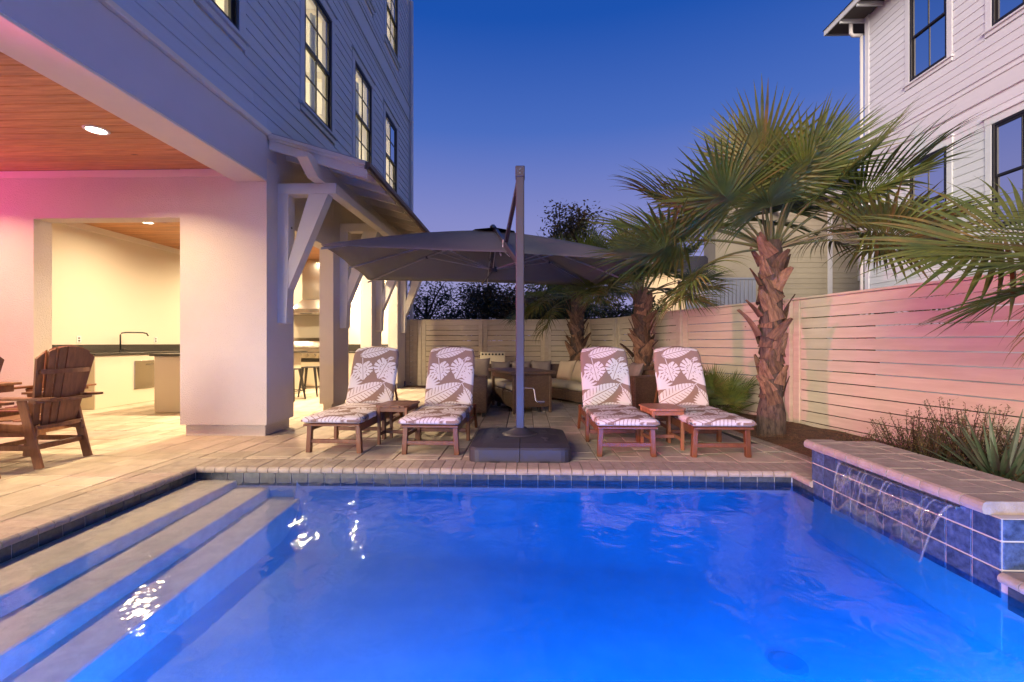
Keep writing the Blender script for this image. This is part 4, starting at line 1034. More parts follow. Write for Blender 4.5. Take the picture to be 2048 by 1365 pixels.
MB().tube([APX, HB], .035, 10).build('hub_post', M_alu, um); MB().lathe([(.07,0),(.07,.07),(.05,.09)],14,HB).build('hub', M_alu, um)
for k in range(8):
    tip = rim[k] + Vector((0,0,-.03)); top = APX + Vector((0,0,-.05)); pts = [top.lerp(tip, q)+Vector((0,0,.045*math.sin(q*math.pi)-.012)) for q in (0,.25,.5,.75,1)]
    rb = MB()
    for a, b_ in zip(pts, pts[1:]): rb.bar(a, b_, .016, .026)
    ro = rb.build('rib', M_rib, um)
    MB().bar(HB+Vector((0,0,.04)), pts[2], .014, .02).build('strut', M_rib, um); MB().lathe([(.02,-.03),(.02,.01)],8,pts[2]).build('joint', M_plastic, ro)
MB().tube([HB+Vector((-.02,.02,0)),HB+Vector((-.20,.35,-.14))], .012, 8).build('pull_handle', M_alu, um)

# ------------------------------------------------------------------ wicker lounge set
def wbox(t, nm, x0, x1, y0, y1, z0, z1, mt=None, b=.02): return MB().cbox(x0,x1,y0,y1,z0,z1,b).build(nm, mt or M_wicker, t)
def soft(nm, c, dims, mt, parent, rz=0, tilt=0, label=None):
    """plump cushion: superellipsoid block"""
    vs = []; fs = []; N1, N2 = 20, 12
    for i in range(N2+1):
        ph = -math.pi/2+math.pi*i/N2
        for k in range(N1):
            th = 2*math.pi*k/N1
            def sp(v, e): return math.copysign(abs(v)**e, v)
            x_ = sp(math.cos(ph),.35)*sp(math.cos(th),.35); y_ = sp(math.cos(ph),.35)*sp(math.sin(th),.35); z_ = sp(math.sin(ph),.75)
            vs.append((x_*dims[0]/2, y_*dims[1]/2, z_*dims[2]/2))
    for i in range(N2):
        for k in range(N1): fs.append((i*N1+k, i*N1+(k+1)%N1, (i+1)*N1+(k+1)%N1, (i+1)*N1+k))
    M = Matrix.Translation(c) @ Matrix.Rotation(rz,4,'Z') @ Matrix.Rotation(tilt,4,'X')
    m = MB().add(vs, fs); me = m.mesh(nm, mt, True); o = bpy.data.objects.new(nm, me); C.objects.link(o); o.parent = parent
    if parent is None: o.matrix_world = M
    else: o.location = Vector(c)-wpos(parent); o.rotation_euler = (M.to_3x3()).to_euler()
    return o
def pillow(c, rz, tilt, mt, label, sz=.46):
    N = 12; vs = []; fs = []
    for s in (1,-1):
        for i in range(N+1):
            for k in range(N+1):
                u, v = -1+2*i/N, -1+2*k/N; r_ = 1-.10*(1-u*u)*(1 if abs(v)>.99 else abs(v)**3); q = 1-.10*(1-v*v)*abs(u)**3
                h = .085*((1-u**4)*(1-v**4))**.55
                vs.append((u*sz/2*q, v*sz/2*(1-.10*(1-u*u)*abs(v)**3), s*h))
    n_ = (N+1)**2
    for i in range(N):
        for k in range(N):
            a = i*(N+1)+k; fs.append((a,a+1,a+N+2,a+N+1)); fs.append((n_+a,n_+a+N+1,n_+a+N+2,n_+a+1))
    me = MB().add(vs, fs).mesh('throw_pillow', mt, True); o = bpy.data.objects.new('throw_pillow', me); C.objects.link(o)
    o.matrix_world = Matrix.Translation(c) @ Matrix.Rotation(rz,4,'Z') @ Matrix.Rotation(tilt,4,'X'); tag(o, label, 'pillow', 'pillows on the wicker sofa'); return o
sf = thing('wicker_sofa', (-.3,9.4,0), 'brown wicker U shaped sectional sofa with beige seat cushions by the fence', 'sofa')
wbox(sf,'arm',-1.47,-.615,7.32,7.50,.06,.66); wbox(sf,'seat_base',-1.3,-.64,7.50,9.62,.06,.27); wbox(sf,'backrest',-1.47,-1.30,7.50,10.45,.06,.72)
wbox(sf,'seat_base',-1.3,.62,9.64,10.28,.06,.27); wbox(sf,'backrest',-1.3,1.05,10.28,10.45,.06,.72)
for k in range(3): soft('seat_cushion', (-.97,7.86+k*.66,.335), (.64,.66,.16), M_cushion, sf)
for k in range(3): soft('seat_cushion', (-.62+k*.62,9.96,.335), (.62,.60,.16), M_cushion, sf)
for (x,y) in ((-1.4,7.36),(-.67,7.36)): MB().box(x-.03,x+.03,y-.0,y+.06,0,.062).build('foot', M_gun, sf)
# right run stands at an angle
A = Vector((.47,9.60,0)); B = Vector((1.72,7.52,0)); dr_ = (B-A).normalized(); nr_ = Vector((-dr_.y,dr_.x,0)); ang = math.atan2(dr_.y, dr_.x); Ln = (B-A).length
def obox(t, nm, s0, s1, d0, d1, z0, z1, mt=None, b=.02):
    m = MB().cbox(s0,s1,d0,d1,z0,z1,b).xf(Matrix.Translation(A) @ Matrix.Rotation(ang,4,'Z')); return m.build(nm, mt or M_wicker, t)
obox(sf,'seat_base',0,Ln,0,.64,.06,.27); obox(sf,'backrest',-.1,Ln+.14,.64,.80,.06,.72); obox(sf,'arm',Ln,Ln+.14,-.03,.64,.06,.66)
for k in range(4):
    c = A + dr_*(Ln/4*(k+.5)) + nr_*.31; soft('seat_cushion', (c.x,c.y,.335), (Ln/4-.005,.62,.16), M_cushion, sf, rz=ang)
pillow((-1.02,9.98,.62), 0.1, R(72), M_pillow_b, 'large taupe pillow in the left rear corner of the wicker sofa', .52)
pillow((-.55,10.12,.58), -.05, R(74), M_pillow_b, 'rumpled taupe pillow, second along the rear of the wicker sofa', .44)
pillow((-.08,10.12,.58), .1, R(74), M_pillow_b, 'taupe pillow behind the umbrella mast on the wicker sofa', .44)
pillow((.36,10.12,.59), 0, R(74), M_pillow_b, 'taupe pillow right of the umbrella mast on the rear of the sofa', .46)
def along(s, d, z): c = A + dr_*s + nr_*d; return (c.x,c.y,z)
pillow(along(.02,.47,.61), ang+R(10), R(72), M_pillow_y, 'pinkish sand pillow in the right rear corner of the sofa', .46)
pillow(along(.55,.45,.61), ang+R(-6), R(70), M_pillow_y, 'plump sand coloured pillow in the middle of the angled sofa side', .48)
pillow(along(1.08,.46,.61), ang+R(4), R(72), M_pillow_y, 'sand coloured pillow half hidden by the third lounger', .48)
pillow(along(2.05,.45,.64), ang+R(-20), R(68), M_pillow_b, 'pink tinted pillow showing between the two right loungers', .46)
# fire-pit style table, skirted in wicker, with ottomans tucked under
ta = thing('wicker_table', (-.18,7.6,0), 'brown wicker outdoor table behind the umbrella mast', 'table')
Tm = Matrix.Translation((-.20,7.60,0)) @ Matrix.Rotation(R(21),4,'Z')
def tbox(t, nm, x0, x1, y0, y1, z0, z1, mt=None, b=.01): return MB().cbox(x0,x1,y0,y1,z0,z1,b).xf(Tm).build(nm, mt or M_wicker, t)
tbox(ta,'tabletop',-.06,.76,-.06,1.28,.66,.715)
for (x,y) in ((0,0),(.66,0),(0,1.18),(.66,1.18)): tbox(ta,'leg',x,x+.05,y,y+.05,0,.66)
tbox(ta,'side_panel',.05,.66,.005,.035,.10,.66); tbox(ta,'rail',.01,.04,.05,1.18,.56,.66); tbox(ta,'rail',.665,.70,.05,1.18,.56,.66)
ot = thing('wicker_ottoman', (-.2,8.1,0), 'wicker ottoman with white cushions tucked under the wicker table', 'ottoman')
tbox(ot,'frame',.03,.60,.10,.62,.09,.36); tbox(ot,'frame',.03,.60,.66,1.14,.09,.36)
for (x,y) in ((.06,.12),(.5,.12),(.06,1.05),(.5,1.05)): tbox(ot,'foot',x,x+.07,y,y+.06,0,.09,M_gun)
M_offw = mat('off_white_cushion', (.66,.60,.50), .95, bump=.002, bscale=9)
for y in (.36,.90):
    c = Tm @ Vector((.315,y,.42)); soft('cushion', tuple(c), (.56,.52,.13), M_offw, ot, rz=R(21))
# cream game board with three holes
gb_ = thing('game_board', (-.84,11.8,0), 'cream upright game board with a row of dark round holes behind the sofa', 'game board')
MB().cbox(-1.16,-.52,11.78,11.83,.10,.955,.01).build('panel', mat('cream_paint',(.66,.60,.42),.6), gb_)
for k in range(7):
    for r_ in range(1):
        MB().lathe([(.026,0),(.026,.004)],14).xf(Matrix.Translation((-1.10+k*.087,11.779,.90)) @ Matrix.Rotation(R(90),4,'X')).build('hole', M_black, gb_)
for x in (-1.13,-.55): MB().cbox(x-.03,x+.03,11.74,11.88,0,.12,.006).build('foot', M_gun, gb_)

# ------------------------------------------------------------------ fences
FT = 1.85
def fence_run(par, p, q, first=True, last=True, panels=1, top=FT):
    p, q = Vector((*p,0)), Vector((*q,0)); L = (q-p).length; d = (q-p)/L; a = math.atan2(d.y,d.x)
    def put(nm, s0, s1, t0, t1, z0, z1, b=.004):
        c = p + d*((s0+s1)/2) + Vector((-d.y,d.x,0))*((t0+t1)/2); return piece(nm, (c.x,c.y,(z0+z1)/2), (round(s1-s0,3), round(t1-t0,3), round(z1-z0,3)), M_fence, par, rz=a, b=b)
    # t is measured away from the yard
    put('cap', -.02, L+.02, -.03, .09, top-.03, top, .004)
    pl = L/panels
    for k in range(panels):
        a0, a1 = k*pl, (k+1)*pl
        put('stile', a0+.012, a0+.125, -.012, .028, -.02, top-.031); put('stile', a1-.125, a1-.012, -.012, .028, -.02, top-.031)
        put('top_rail', a0+.126, a1-.126, -.006, .028, top-.155, top-.032)
        z = top-.159; 
        while z > -.02:
            z1 = z; z0 = max(-.03, z-.135)
            put('slat', a0+.128, a1-.128, .006+rng.uniform(-.002,.002), .026, z0, z1, .003); z = z0-.0115
        put('post', a0-.045 if k else a0, a0+.045, .030, .12, -.05, top-.04)
    return
bf = thing('back_fence', (-1,12.65,0), 'cream slatted board fence closing the rear of the yard', 'fence')
fence_run(bf, (-3.36,12.66), (-3.00,12.66)); fence_run(bf, (-2.90,12.66), (.555,12.68), panels=2); fence_run(bf, (.60,12.68), (1.69,12.66))
sfn = thing('side_fence', (3,9,0), 'pink lit slatted board fence running along the right side of the yard', 'fence')
fence_run(sfn, (1.73,12.64), (2.37,11.87)); fence_run(sfn, (2.39,11.84), (3.06,9.08)); fence_run(sfn, (3.09,9.0), (3.90,6.87)); fence_run(sfn, (3.93,6.79), (4.56,3.85)); fence_run(sfn, (4.58,3.80), (5.2,1.0))
for (x,y) in ((1.71,12.65),(-2.95,12.66),(.577,12.68),(2.38,11.86),(3.075,9.04),(3.915,6.83),(4.57,3.82)): piece('corner_post', (x,y,.9), (.11,.09,1.87), M_fence, sfn, rz=.2)

# ------------------------------------------------------------------ palms
def blade_strip(mb, pts, widths, side, fold=.25):
    """V-folded strip along pts; side = across vector"""
    b0 = len(mb.v); vs = []; up = []
    for i, p in enumerate(pts):
        t = (pts[min(i+1,len(pts)-1)]-pts[max(i-1,0)]).normalized(); nrm = side.cross(t).normalized(); s_ = t.cross(nrm).normalized()
        w_ = widths[i]; vs += [p - s_*w_ + nrm*w_*fold, p - nrm*w_*fold*.2, p + s_*w_ + nrm*w_*fold]
    fs = []
    for i in range(len(pts)-1):
        fs += [(i*3,i*3+1,i*3+4,i*3+3),(i*3+1,i*3+2,i*3+5,i*3+4)]
    mb.add(vs, fs, mb_mi)
mb_mi = 0
def frond_mesh(seed, pet=1.0, Rb=.9, n_=44, droop=.5, old=.05, fill=1.0):
    """costapalmate fan: petiole along +x, blade beyond; leaflets split and hang at the tips"""
    global mb_mi
    rg = random.Random(seed); mb = MB(); mb_mi = 1
    # petiole curve
    pts = []; N = 8
    for i in range(N+1):
        s = i/N; pts.append(Vector((pet*s, 0, .10*pet*math.sin(s*math.pi*.5) - .16*pet*s*s)))
    mb.tube(pts, [.022-.012*i/N for i in range(N+1)], 5, mi=1, cap=False)
    base = pts[-1]; tdir = (pts[-1]-pts[-2]).normalized()
    costa = lambda s: base + tdir*(s*.38*Rb) + Vector((0,0,-.30*Rb*droop*s*s))
    for k in range(n_):
        f = -1+2*k/(n_-1); a = f*R(128); s = (1-abs(f))**.8; o = costa(s*.95)
        dirv = Vector((math.cos(a*.93), math.sin(a*.93), .30*(1-abs(math.cos(a*.5)))+.05*rg.uniform(-1,1))).normalized()
        L = Rb*(.62+.38*math.cos(a*.45))*(1-.30*s*.5)*rg.uniform(.9,1.06)
        M_ = 9; pp = []; ww = []; hang = droop*rg.uniform(.6,1.4); tip = rg.uniform(.55,.8); p = Vector(o); d = Vector(dirv)
        wmax = .0105*Rb/.9*fill + .012*Rb
        for i in range(M_+1):
            q = i/M_; pp.append(Vector(p)); w_ = wmax*min(1,(.25+q*3.2))*(1 if q < .34 else max(.03,1-(q-.34)*.55) if q < tip-.1 else max(.03,(1-q)/(1.1-tip))*.8)*.92; ww.append(w_)
            d = (d + Vector((0,0,-hang*.10*(.3+q*1.6))) + Vector((rg.uniform(-1,1),rg.uniform(-1,1),rg.uniform(-1,1)))*.018*q).normalized(); p = p + d*(L/M_)
        side = Vector((-math.sin(a), math.cos(a), 0))
        mb_mi = 2 if rg.random() < old else 0
        # keep the strip's across vector in the fan's surface
        blade_strip(mb, pp, ww, side, .45)
    mb_mi = 0
    return mb
FR = {}
for nm, kw in {'a':dict(seed=1,pet=1.0,Rb=1.02,droop=.35), 'b':dict(seed=2,pet=1.1,Rb=.98,droop=.75), 'c':dict(seed=3,pet=.85,Rb=.95,droop=.2), 'd':dict(seed=4,pet=1.15,Rb=.92,droop=1.3,old=.25), 'y':dict(seed=5,pet=.95,Rb=.85,droop=1.5,old=.8), 'e':dict(seed=6,pet=1.0,Rb=1.05,droop=.5,old=.12)}.items():
    FR[nm] = frond_mesh(**kw).mesh('frond', [M_frond, M_petiole, M_frond_y])
def boot_mesh(seed):
    rg = random.Random(seed); m = MB(); L = .34; N = 7; vs = []
    for i in range(N+1):
        s = i/N; w_ = .085*(1-s)**.8+.026; y = L*s; out = .010+.055*s*s*(1.1 if seed%2 else .8)+.015*s; th = .016*(1-s*.5); lean = .05*s*s*(1 if seed%2 else -1)
        for (a, o) in ((-w_,0),(-w_*.55,.016),(0,.024),(w_*.55,.016),(w_,0),(0,-.004)): vs.append((a+lean, -(out+o*(1-.3*s)), y))
    fs = []
    for i in range(N):
        for k in range(6): fs.append((i*6+k,i*6+(k+1)%6,(i+1)*6+(k+1)%6,(i+1)*6+k))
    fs += [(0,1,2,3,4,5), tuple(N*6+k for k in (5,4,3,2,1,0))]
    return m.add(vs, fs).mesh('boot', M_boot)
BOOTS = [boot_mesh(k) for k in range(4)]
def palm(x, y, h, r, label, fronds, seed, zb=0.45, scale=1.0, lean=(0,0), group='cabbage palms along the fence', boots=True, nb=70, extra=10):
    rg = random.Random(seed); t = thing('palm_tree', (x,y,0), label, 'palm tree', group)
    N = 14; pts = [Vector((x+lean[0]*(i/N)**1.5, y+lean[1]*(i/N)**1.5, -.05+(h+.1)*i/N)) for i in range(N+1)]
    rr = [r*(1.10 if i == 0 else 1.0 if i < 3 else .78) for i in range(N+1)]; MB().tube(pts, rr, 20).build('trunk', M_bark, t, smooth=True)
    def axis(z): q = max(0,min(1,z/h)); return Vector((x+lean[0]*q**1.5, y+lean[1]*q**1.5, z))
    if boots:
        for k in range(nb):
            z = zb+(h-zb-.05)*(k/nb)**1.0; a = k*2.399963+rg.uniform(-.2,.2); c = axis(z)
            o = bpy.data.objects.new('boot', BOOTS[rg.randrange(4)]); C.objects.link(o); o.parent = t
            rad = r*.80; o.location = Vector((c.x+math.cos(a)*rad*.92, c.y+math.sin(a)*rad*.92, z-.05)) - t.location
            s_ = rg.uniform(.7,1.05)*scale; flare = 1.9 if rg.random() < .05 else .7
            o.scale = (s_, s_*flare, s_*(1.15 if flare>1 else 1)); o.rotation_euler = (R(rg.uniform(-4,8)), R(rg.choice((-1,1))*rg.uniform(10,34)), a+math.pi/2)
            o.rotation_mode = 'ZXY'; o.rotation_euler = Euler((R(rg.uniform(-3,9)*-1), R(rg.choice((-1,1))*rg.uniform(12,34)), a+math.pi/2), 'ZXY')
    c = axis(h)
    for (kind, az, el, roll, sc) in fronds:
        o = bpy.data.objects.new('frond', FR[kind]); C.objects.link(o); o.parent = t; o.rotation_mode = 'ZYX'
        M = Matrix.Rotation(R(az),3,'Z') @ Matrix.Rotation(R(-el),3,'Y') @ Matrix.Rotation(R(roll),3,'X'); o.rotation_euler = M.to_euler('ZYX')
        o.scale = (sc,)*3; o.location = Vector((c.x,c.y,c.z-.05)) - t.location + Vector((math.cos(R(az)),math.sin(R(az)),0))*.05
    return t
def crown(seed, n_, scale=1.0, kinds='abced', low=-35, high=82):
    rg = random.Random(seed); out = []
    for k in range(n_):
        f = (k+.5)/n_; el = high + (low-high)*f**.85 + rg.uniform(-8,8); kd = rg.choice('ac' if f < .3 else 'abe' if f < .6 else 'bd' if f < .85 else 'dy')
        out.append((kd, k*137.5+rg.uniform(-12,12), el, rg.uniform(-35,35), scale*rg.uniform(.85,1.08)))
    return out
f1_ = [('a',170,22,-30,1.10),('e',182,8,25,1.08),('a',215,28,35,.95),('c',240,58,-20,1.0),('c',85,76,10,1.22),('c',10,70,30,1.15),('a',20,62,20,1.15),('e',-8,40,-25,1.1),('a',-25,18,30,1.05),('b',150,45,10,1.05),('e',-50,5,-30,.95),
       ('d',195,-12,10,.85),('b',-20,4,-10,.85),('b',120,30,-15,1.0),('b',60,35,20,1.0),('c',300,48,30,.95),('c',110,85,0,1.0)]
palm(3.13,5.88,2.44,.165,'tallest palm tree with criss-cross trunk in the straw bed right of the loungers', f1_+crown(5,9,.90,low=12), 21, zb=.42, nb=64)
palm(2.37,9.30,2.20,.20,'palm tree between the sofa and the side fence, middle of the three', crown(31,24,.80,low=2), 22, zb=.3, nb=60)
palm(1.26,11.0,2.35,.20,'palm tree by the rear fence corner behind the sofa, farthest of the three', crown(41,26,.86,low=0)+[('y',195,-5,0,.9),('y',215,-20,10,.85)], 23, zb=.3, nb=60)
f4 = [('e',176,8,-50,.98),('a',190,0,-20,.92),('b',205,0,-35,.92),('d',215,-6,15,.9),('a',182,-8,25,.9),('y',196,-14,0,.9)]
palm(4.82,3.38,2.0,.20,'palm tree outside the right edge whose yellow green fronds hang into view', f4+[(k,az,el,r,sc) for (k,az,el,r,sc) in crown(51,14,.95) if math.cos(R(az)) > .3 and el < 50], 24, zb=.3, nb=40)
palm(6.3,8.6,1.6,.18,'low palm behind the side fence with a few arching dark fronds', [('b',175,20,0,1.0),('d',200,10,20,1.0),('b',0,10,0,1.0),('e',-15,25,-20,.95),('d',100,15,0,.9),('b',240,15,0,1.0)], 25, zb=.3, nb=6, group='palm beyond the fence')

# ------------------------------------------------------------------ low plants
def clump(name, label, x, y, n_, L, w_, mt, spread=75, z=0, seed=1, cat='plant', group=None, blue=False, bend=.35):
    rg = random.Random(seed); t = thing(name, (x,y,z), label, cat, group); m = MB(); global mb_mi; mb_mi = 0
    for k in range(n_):
        a = rg.uniform(0,2*math.pi); e = R(90-spread*math.sqrt(rg.random())); d = Vector((math.cos(a)*math.cos(e), math.sin(a)*math.cos(e), math.sin(e))); l_ = L*rg.uniform(.65,1.1); p = Vector((x,y,z))+Vector((math.cos(a),math.sin(a),0))*.03; pp = []; ww = []
        for i in range(6):
            q = i/5; pp.append(Vector(p)); ww.append(w_*(.6+.8*q if q < .5 else 1.0)*(1 if q < .5 else max(.05,(1-q)*2))); d = (d+Vector((0,0,-bend*.12*(1+q)))).normalized(); p = p+d*l_/5
        side = Vector((-math.sin(a),math.cos(a),0)); blade_strip(m, pp, ww, side, .35)
    m.build('blades', mt, t, kind='stuff'); return t
def palmetto(x, y, z, n_, sc, label, seed, group='dwarf palmettos'):
    rg = random.Random(seed); t = thing('palmetto', (x,y,z), label, 'plant', group)
    for k in range(n_):
        o = bpy.data.objects.new('fan_leaf', FR['c' if k%2 else 'a']); C.objects.link(o); o.parent = t; el = rg.uniform(25,85); az = k*137.5
        M = Matrix.Rotation(R(az),3,'Z') @ Matrix.Rotation(R(-el),3,'Y') @ Matrix.Rotation(R(rg.uniform(-40,40)),3,'X'); o.rotation_euler = M.to_euler(); o.scale = (sc*rg.uniform(.8,1.1),)*3
    return t
palmetto(3.05,7.35,.0,16,.42,'dwarf palmetto clump between the last lounger and the big palm',61)
palmetto(3.40,7.9,.0,10,.36,'darker dwarf palmetto clump close to the side fence',62)
clump('yucca','spiky blue green yucca in the bed behind the spillway wall',3.66,3.60,64,.62,.024,M_yucca,74,.08,71)
clump('strappy_plant','low strappy plant behind the rear row of sofa pillows',.42,11.75,90,.62,.011,M_yucca,70,.02,72, bend=.6)
clump('strappy_plant','strappy plant at the foot of the farthest palm',.98,11.7,60,.66,.011,M_yucca,60,.02,73, bend=.6)
def shrub(x, y, h, n_, label, seed, z=.03, spread=.35, group='wispy rosemary shrubs along the side fence', mt=None):
    rg = random.Random(seed); t = thing('shrub', (x,y,z), label, 'shrub', group); st = MB(); lf = MB()
    for k in range(n_):
        a = rg.uniform(0,2*math.pi); r_ = spread*rg.random()**.7; hh = h*rg.uniform(.45,1.0); p0 = Vector((x+math.cos(a)*r_*.35,y+math.sin(a)*r_*.35,z)); p1 = Vector((x+math.cos(a)*r_,y+math.sin(a)*r_,z+hh)); mid_ = p0.lerp(p1,.5)+Vector((rg.uniform(-.03,.03),rg.uniform(-.03,.03),.03))
        st.tube([p0,mid_,p1], [.004,.003,.0015], 4)
        nl = int(46*hh/.5)+10
        for j in range(nl):
            s = .15+.85*j/nl; q = p0.lerp(mid_, s*2) if s < .5 else mid_.lerp(p1, s*2-1); b_ = rg.uniform(0,2*math.pi); d = Vector((math.cos(b_),math.sin(b_),rg.uniform(.2,1.1))).normalized(); L = rg.uniform(.022,.05)*(1.1-s*.4)
            if rg.random() < .3:                                    # small side twig
                q = q + Vector((math.cos(b_),math.sin(b_),.5))*rg.uniform(.01,.06)
            sd_ = d.cross(Vector((0,0,1))).normalized()*.0048
            lf.add([q, q+d*L*.5+sd_, q+d*L, q+d*L*.5-sd_], [(0,1,2,3)])
    st.build('stem', M_trunk, t); lf.build('foliage', mt or M_shrub, t, kind='stuff'); return t
sh_ = [(3.62,4.35,.50,22,'tall wispy shrub nearest the spillway wall end, against the pink fence'),(3.45,3.95,.42,20,'bushy low shrub just behind the spillway coping'),(3.78,4.0,.62,24,'tallest wispy shrub left of the yucca'),(3.55,3.45,.40,22,'dense low shrub in front of the yucca'),
       (3.95,3.0,.44,24,'dense shrub right of the yucca at the photo edge'),(3.60,2.95,.34,22,'low yellow green shrub behind the near coping end'),(3.32,4.5,.28,14,'small shrub at the far left of the rosemary row'),(4.15,3.9,.45,22,'shrub between yucca and side fence'),(3.75,2.5,.34,20,'shrub cut off by the right photo edge')]
for i, (x,y,h,n_,lab) in enumerate(sh_): shrub(x,y,h*(.62 if i in (3,5) else 1.08),int(n_*3.2),lab,80+i)

# ------------------------------------------------------------------ trees beyond the rear fence
def tree(x, y, h, rad, label, seed, mt, dens=5200, zlow=.5, name='leafy_tree', lf=.05, gap=.35, group='trees beyond the rear fence', nlimb=9):
    rg = random.Random(seed); t = thing(name, (x,y,-.1), label, 'tree', group); tr = MB(); cr = MB()
    tips = []; tr.tube([(x,y,-.1),(x+.1,y,h*.3),(x-.05,y+.05,h*.55),(x+.05,y,h*.8)], [.13,.10,.07,.03], 8)
    for k in range(nlimb):
        a = k*2.4+rg.uniform(-.4,.4); z0 = h*rg.uniform(.18,.6); rr = rad*rg.uniform(.5,1.0); z1 = min(h*.98, z0+h*rg.uniform(.15,.45)); p0 = Vector((x,y,z0)); p1 = Vector((x+math.cos(a)*rr,y+math.sin(a)*rr*.7,z1)); m_ = p0.lerp(p1,.5)+Vector((0,0,.15)); tr.tube([p0,m_,p1],[.05,.03,.012],5)
        for q in range(6):
            b_ = rg.uniform(0,6.28); s = p0.lerp(p1, rg.uniform(.4,1)); e = s+Vector((math.cos(b_)*rad*.35,math.sin(b_)*rad*.3,rg.uniform(-.1,.35)*rad)); tr.tube([s,e],[.014,.005],4); tips.append(e); tips.append(s.lerp(e,.5))
    for q in range(10): tips.append(Vector((x+rg.uniform(-.4,.4)*rad,y+rg.uniform(-.3,.3),h*rg.uniform(.75,1.0))))
    wts = [rg.uniform(gap,1.3) for _ in tips]
    for tp, w_ in zip(tips, wts):
        for j in range(int(dens/len(tips)*w_)):
            v = Vector((rg.gauss(0,1),rg.gauss(0,1),rg.gauss(0,.8)))*rad*.16*w_; p = tp+v
            if p.z < zlow*.4: continue
            d = Vector((rg.gauss(0,1),rg.gauss(0,1),rg.gauss(0,.6))).normalized(); s_ = d.cross(Vector((rg.gauss(0,1),rg.gauss(0,1),rg.gauss(0,1)))).normalized(); L = lf*rg.uniform(.7,1.4)
            cr.add([p-d*L, p+s_*L*.42, p+d*L, p-s_*L*.42], [(0,1,2,3)])
    tr.build('trunk', M_trunk, t); cr.build('crown', mt, t, kind='stuff'); return t
tree(-3.6,16.5,3.6,1.5,'sparse dark tree beside the house corner with sky showing through',101,M_bush,6000,lf=.05,gap=.2)
tree(-1.9,17.2,3.3,1.4,'thin dark tree second from the house, beyond the rear fence',102,M_bush,6000,lf=.05,gap=.2)
tree(-.7,15.6,3.3,1.5,'dense dark bushy tree left of the umbrella mast',103,M_magnolia,9500,lf=.06,gap=.5)
tree(-2.6,15.0,2.3,1.1,'low dark bush tree just over the rear fence on the left',108,M_bush,3200,lf=.05,gap=.2)
tree(.6,15.3,3.1,1.6,'dense dark tree right of the umbrella mast',104,M_bush,8500,lf=.06,gap=.6)
tree(2.6,15.6,2.7,1.6,'dark bushy tree behind the two farther palms',105,M_bush,7500,lf=.06,gap=.5)
tree(4.2,15.8,2.6,1.2,'dark bush in front of the cream lit house wall',106,M_bush,4500,lf=.06,gap=.3)
tree(1.55,17.5,6.6,1.55,'tall brown leaved tree rising above the umbrella canopy',107,M_magnolia,11000,lf=.07,gap=.25,nlimb=12)

# ------------------------------------------------------------------ neighbour house on the right
NX_ = 8.70
nb_ = thing('neighbour_house', (NX_,8,0), 'tall cream sided house with dark framed windows rising over the side fence', 'house')
NW = [(9.62,10.53,7.07,9.02),(7.72,8.72,7.07,9.02),(9.62,10.53,3.30,5.26),(7.72,8.72,3.30,5.26)]
nm_ = MB(); wall_with_holes(nm_, 0, 11.85, 0, 9.6, NX_+.012, NX_+.16, NW); nm_.box(NX_+.16,16,11.7,11.85,0,9.6); nm_.box(15.9,16,0,11.7,0,9.6); nm_.box(NX_+.16,15.9,6.2,6.4,0,9.6); nm_.box(NX_+.16,15.9,0,11.7,9.5,9.6)
nm_.build('wall', M_siding_n, nb_)
z = .3
NB = (5.72, 6.10)
while z < 9.3:
    if not (NB[0]-.1 < z < NB[1]-.02): boards(NW, 5.5, 11.74, z, 'siding_board', M_siding_n, nb_, NX_, flip=-1, expo=.17, cas=.13)
    z += .17
MB().cbox(NX_-.03,NX_+.01,5.5,11.86,NB[0]+.07,NB[1]+.0,.004).cbox(NX_-.05,NX_+.01,5.5,11.87,NB[1],NB[1]+.035,.004).build('band_board', M_siding_n, nb_)
MB().cbox(NX_-.03,NX_+.15,11.74,11.88,0,9.5,.004).build('corner_board', M_siding_n, nb_)
for k, h in enumerate(NW): window(nb_, NX_, *h, -1, M_siding_n, M_glass_n, blinds=True, lowrows=1)
MB().box(NX_+.5,NX_+.52,6.4,11.7,0,9.4).build('room_curtain', mat('curtain',(.16,.22,.27),.8), nb_)
# eaves: soffit, fascia, shingle edge and an outlet pipe
ev = MB(); OH = .62
ev.box(NX_-OH,16,5,11.85+OH,9.50,9.53); ev.build('soffit', mat('dark_soffit',(.10,.085,.08),.8), nb_)
MB().box(NX_-OH-.03,NX_-OH,5,11.85+OH,9.46,9.60).box(NX_-OH-.03,16,11.85+OH,11.85+OH+.03,9.46,9.60).build('fascia', M_white, nb_)
MB().prism([(NX_-OH-.06,9.60),(12.3,11.6),(16.6,9.60)], 5, 11.85+OH+.05, 'y').build('roof', M_shingle, nb_)
y = 5.3
while y < 12.4: MB().box(NX_-OH,NX_-.0,y,y+.04,9.40,9.50).build('rafter_tail', M_siding_n, nb_); y += .6
MB().tube([(NX_-.05,11.95,9.10),(NX_-.28,11.95,9.10),(NX_-.32,11.95,9.16),(NX_-.32,11.95,9.40)], .045, 10).build('gutter_outlet', M_white, nb_, smooth=True)
MB().tube([(NX_-.05,11.95,9.10),(NX_-.05,11.95,.1)], .04, 10).build('downspout', M_white, nb_, smooth=True)

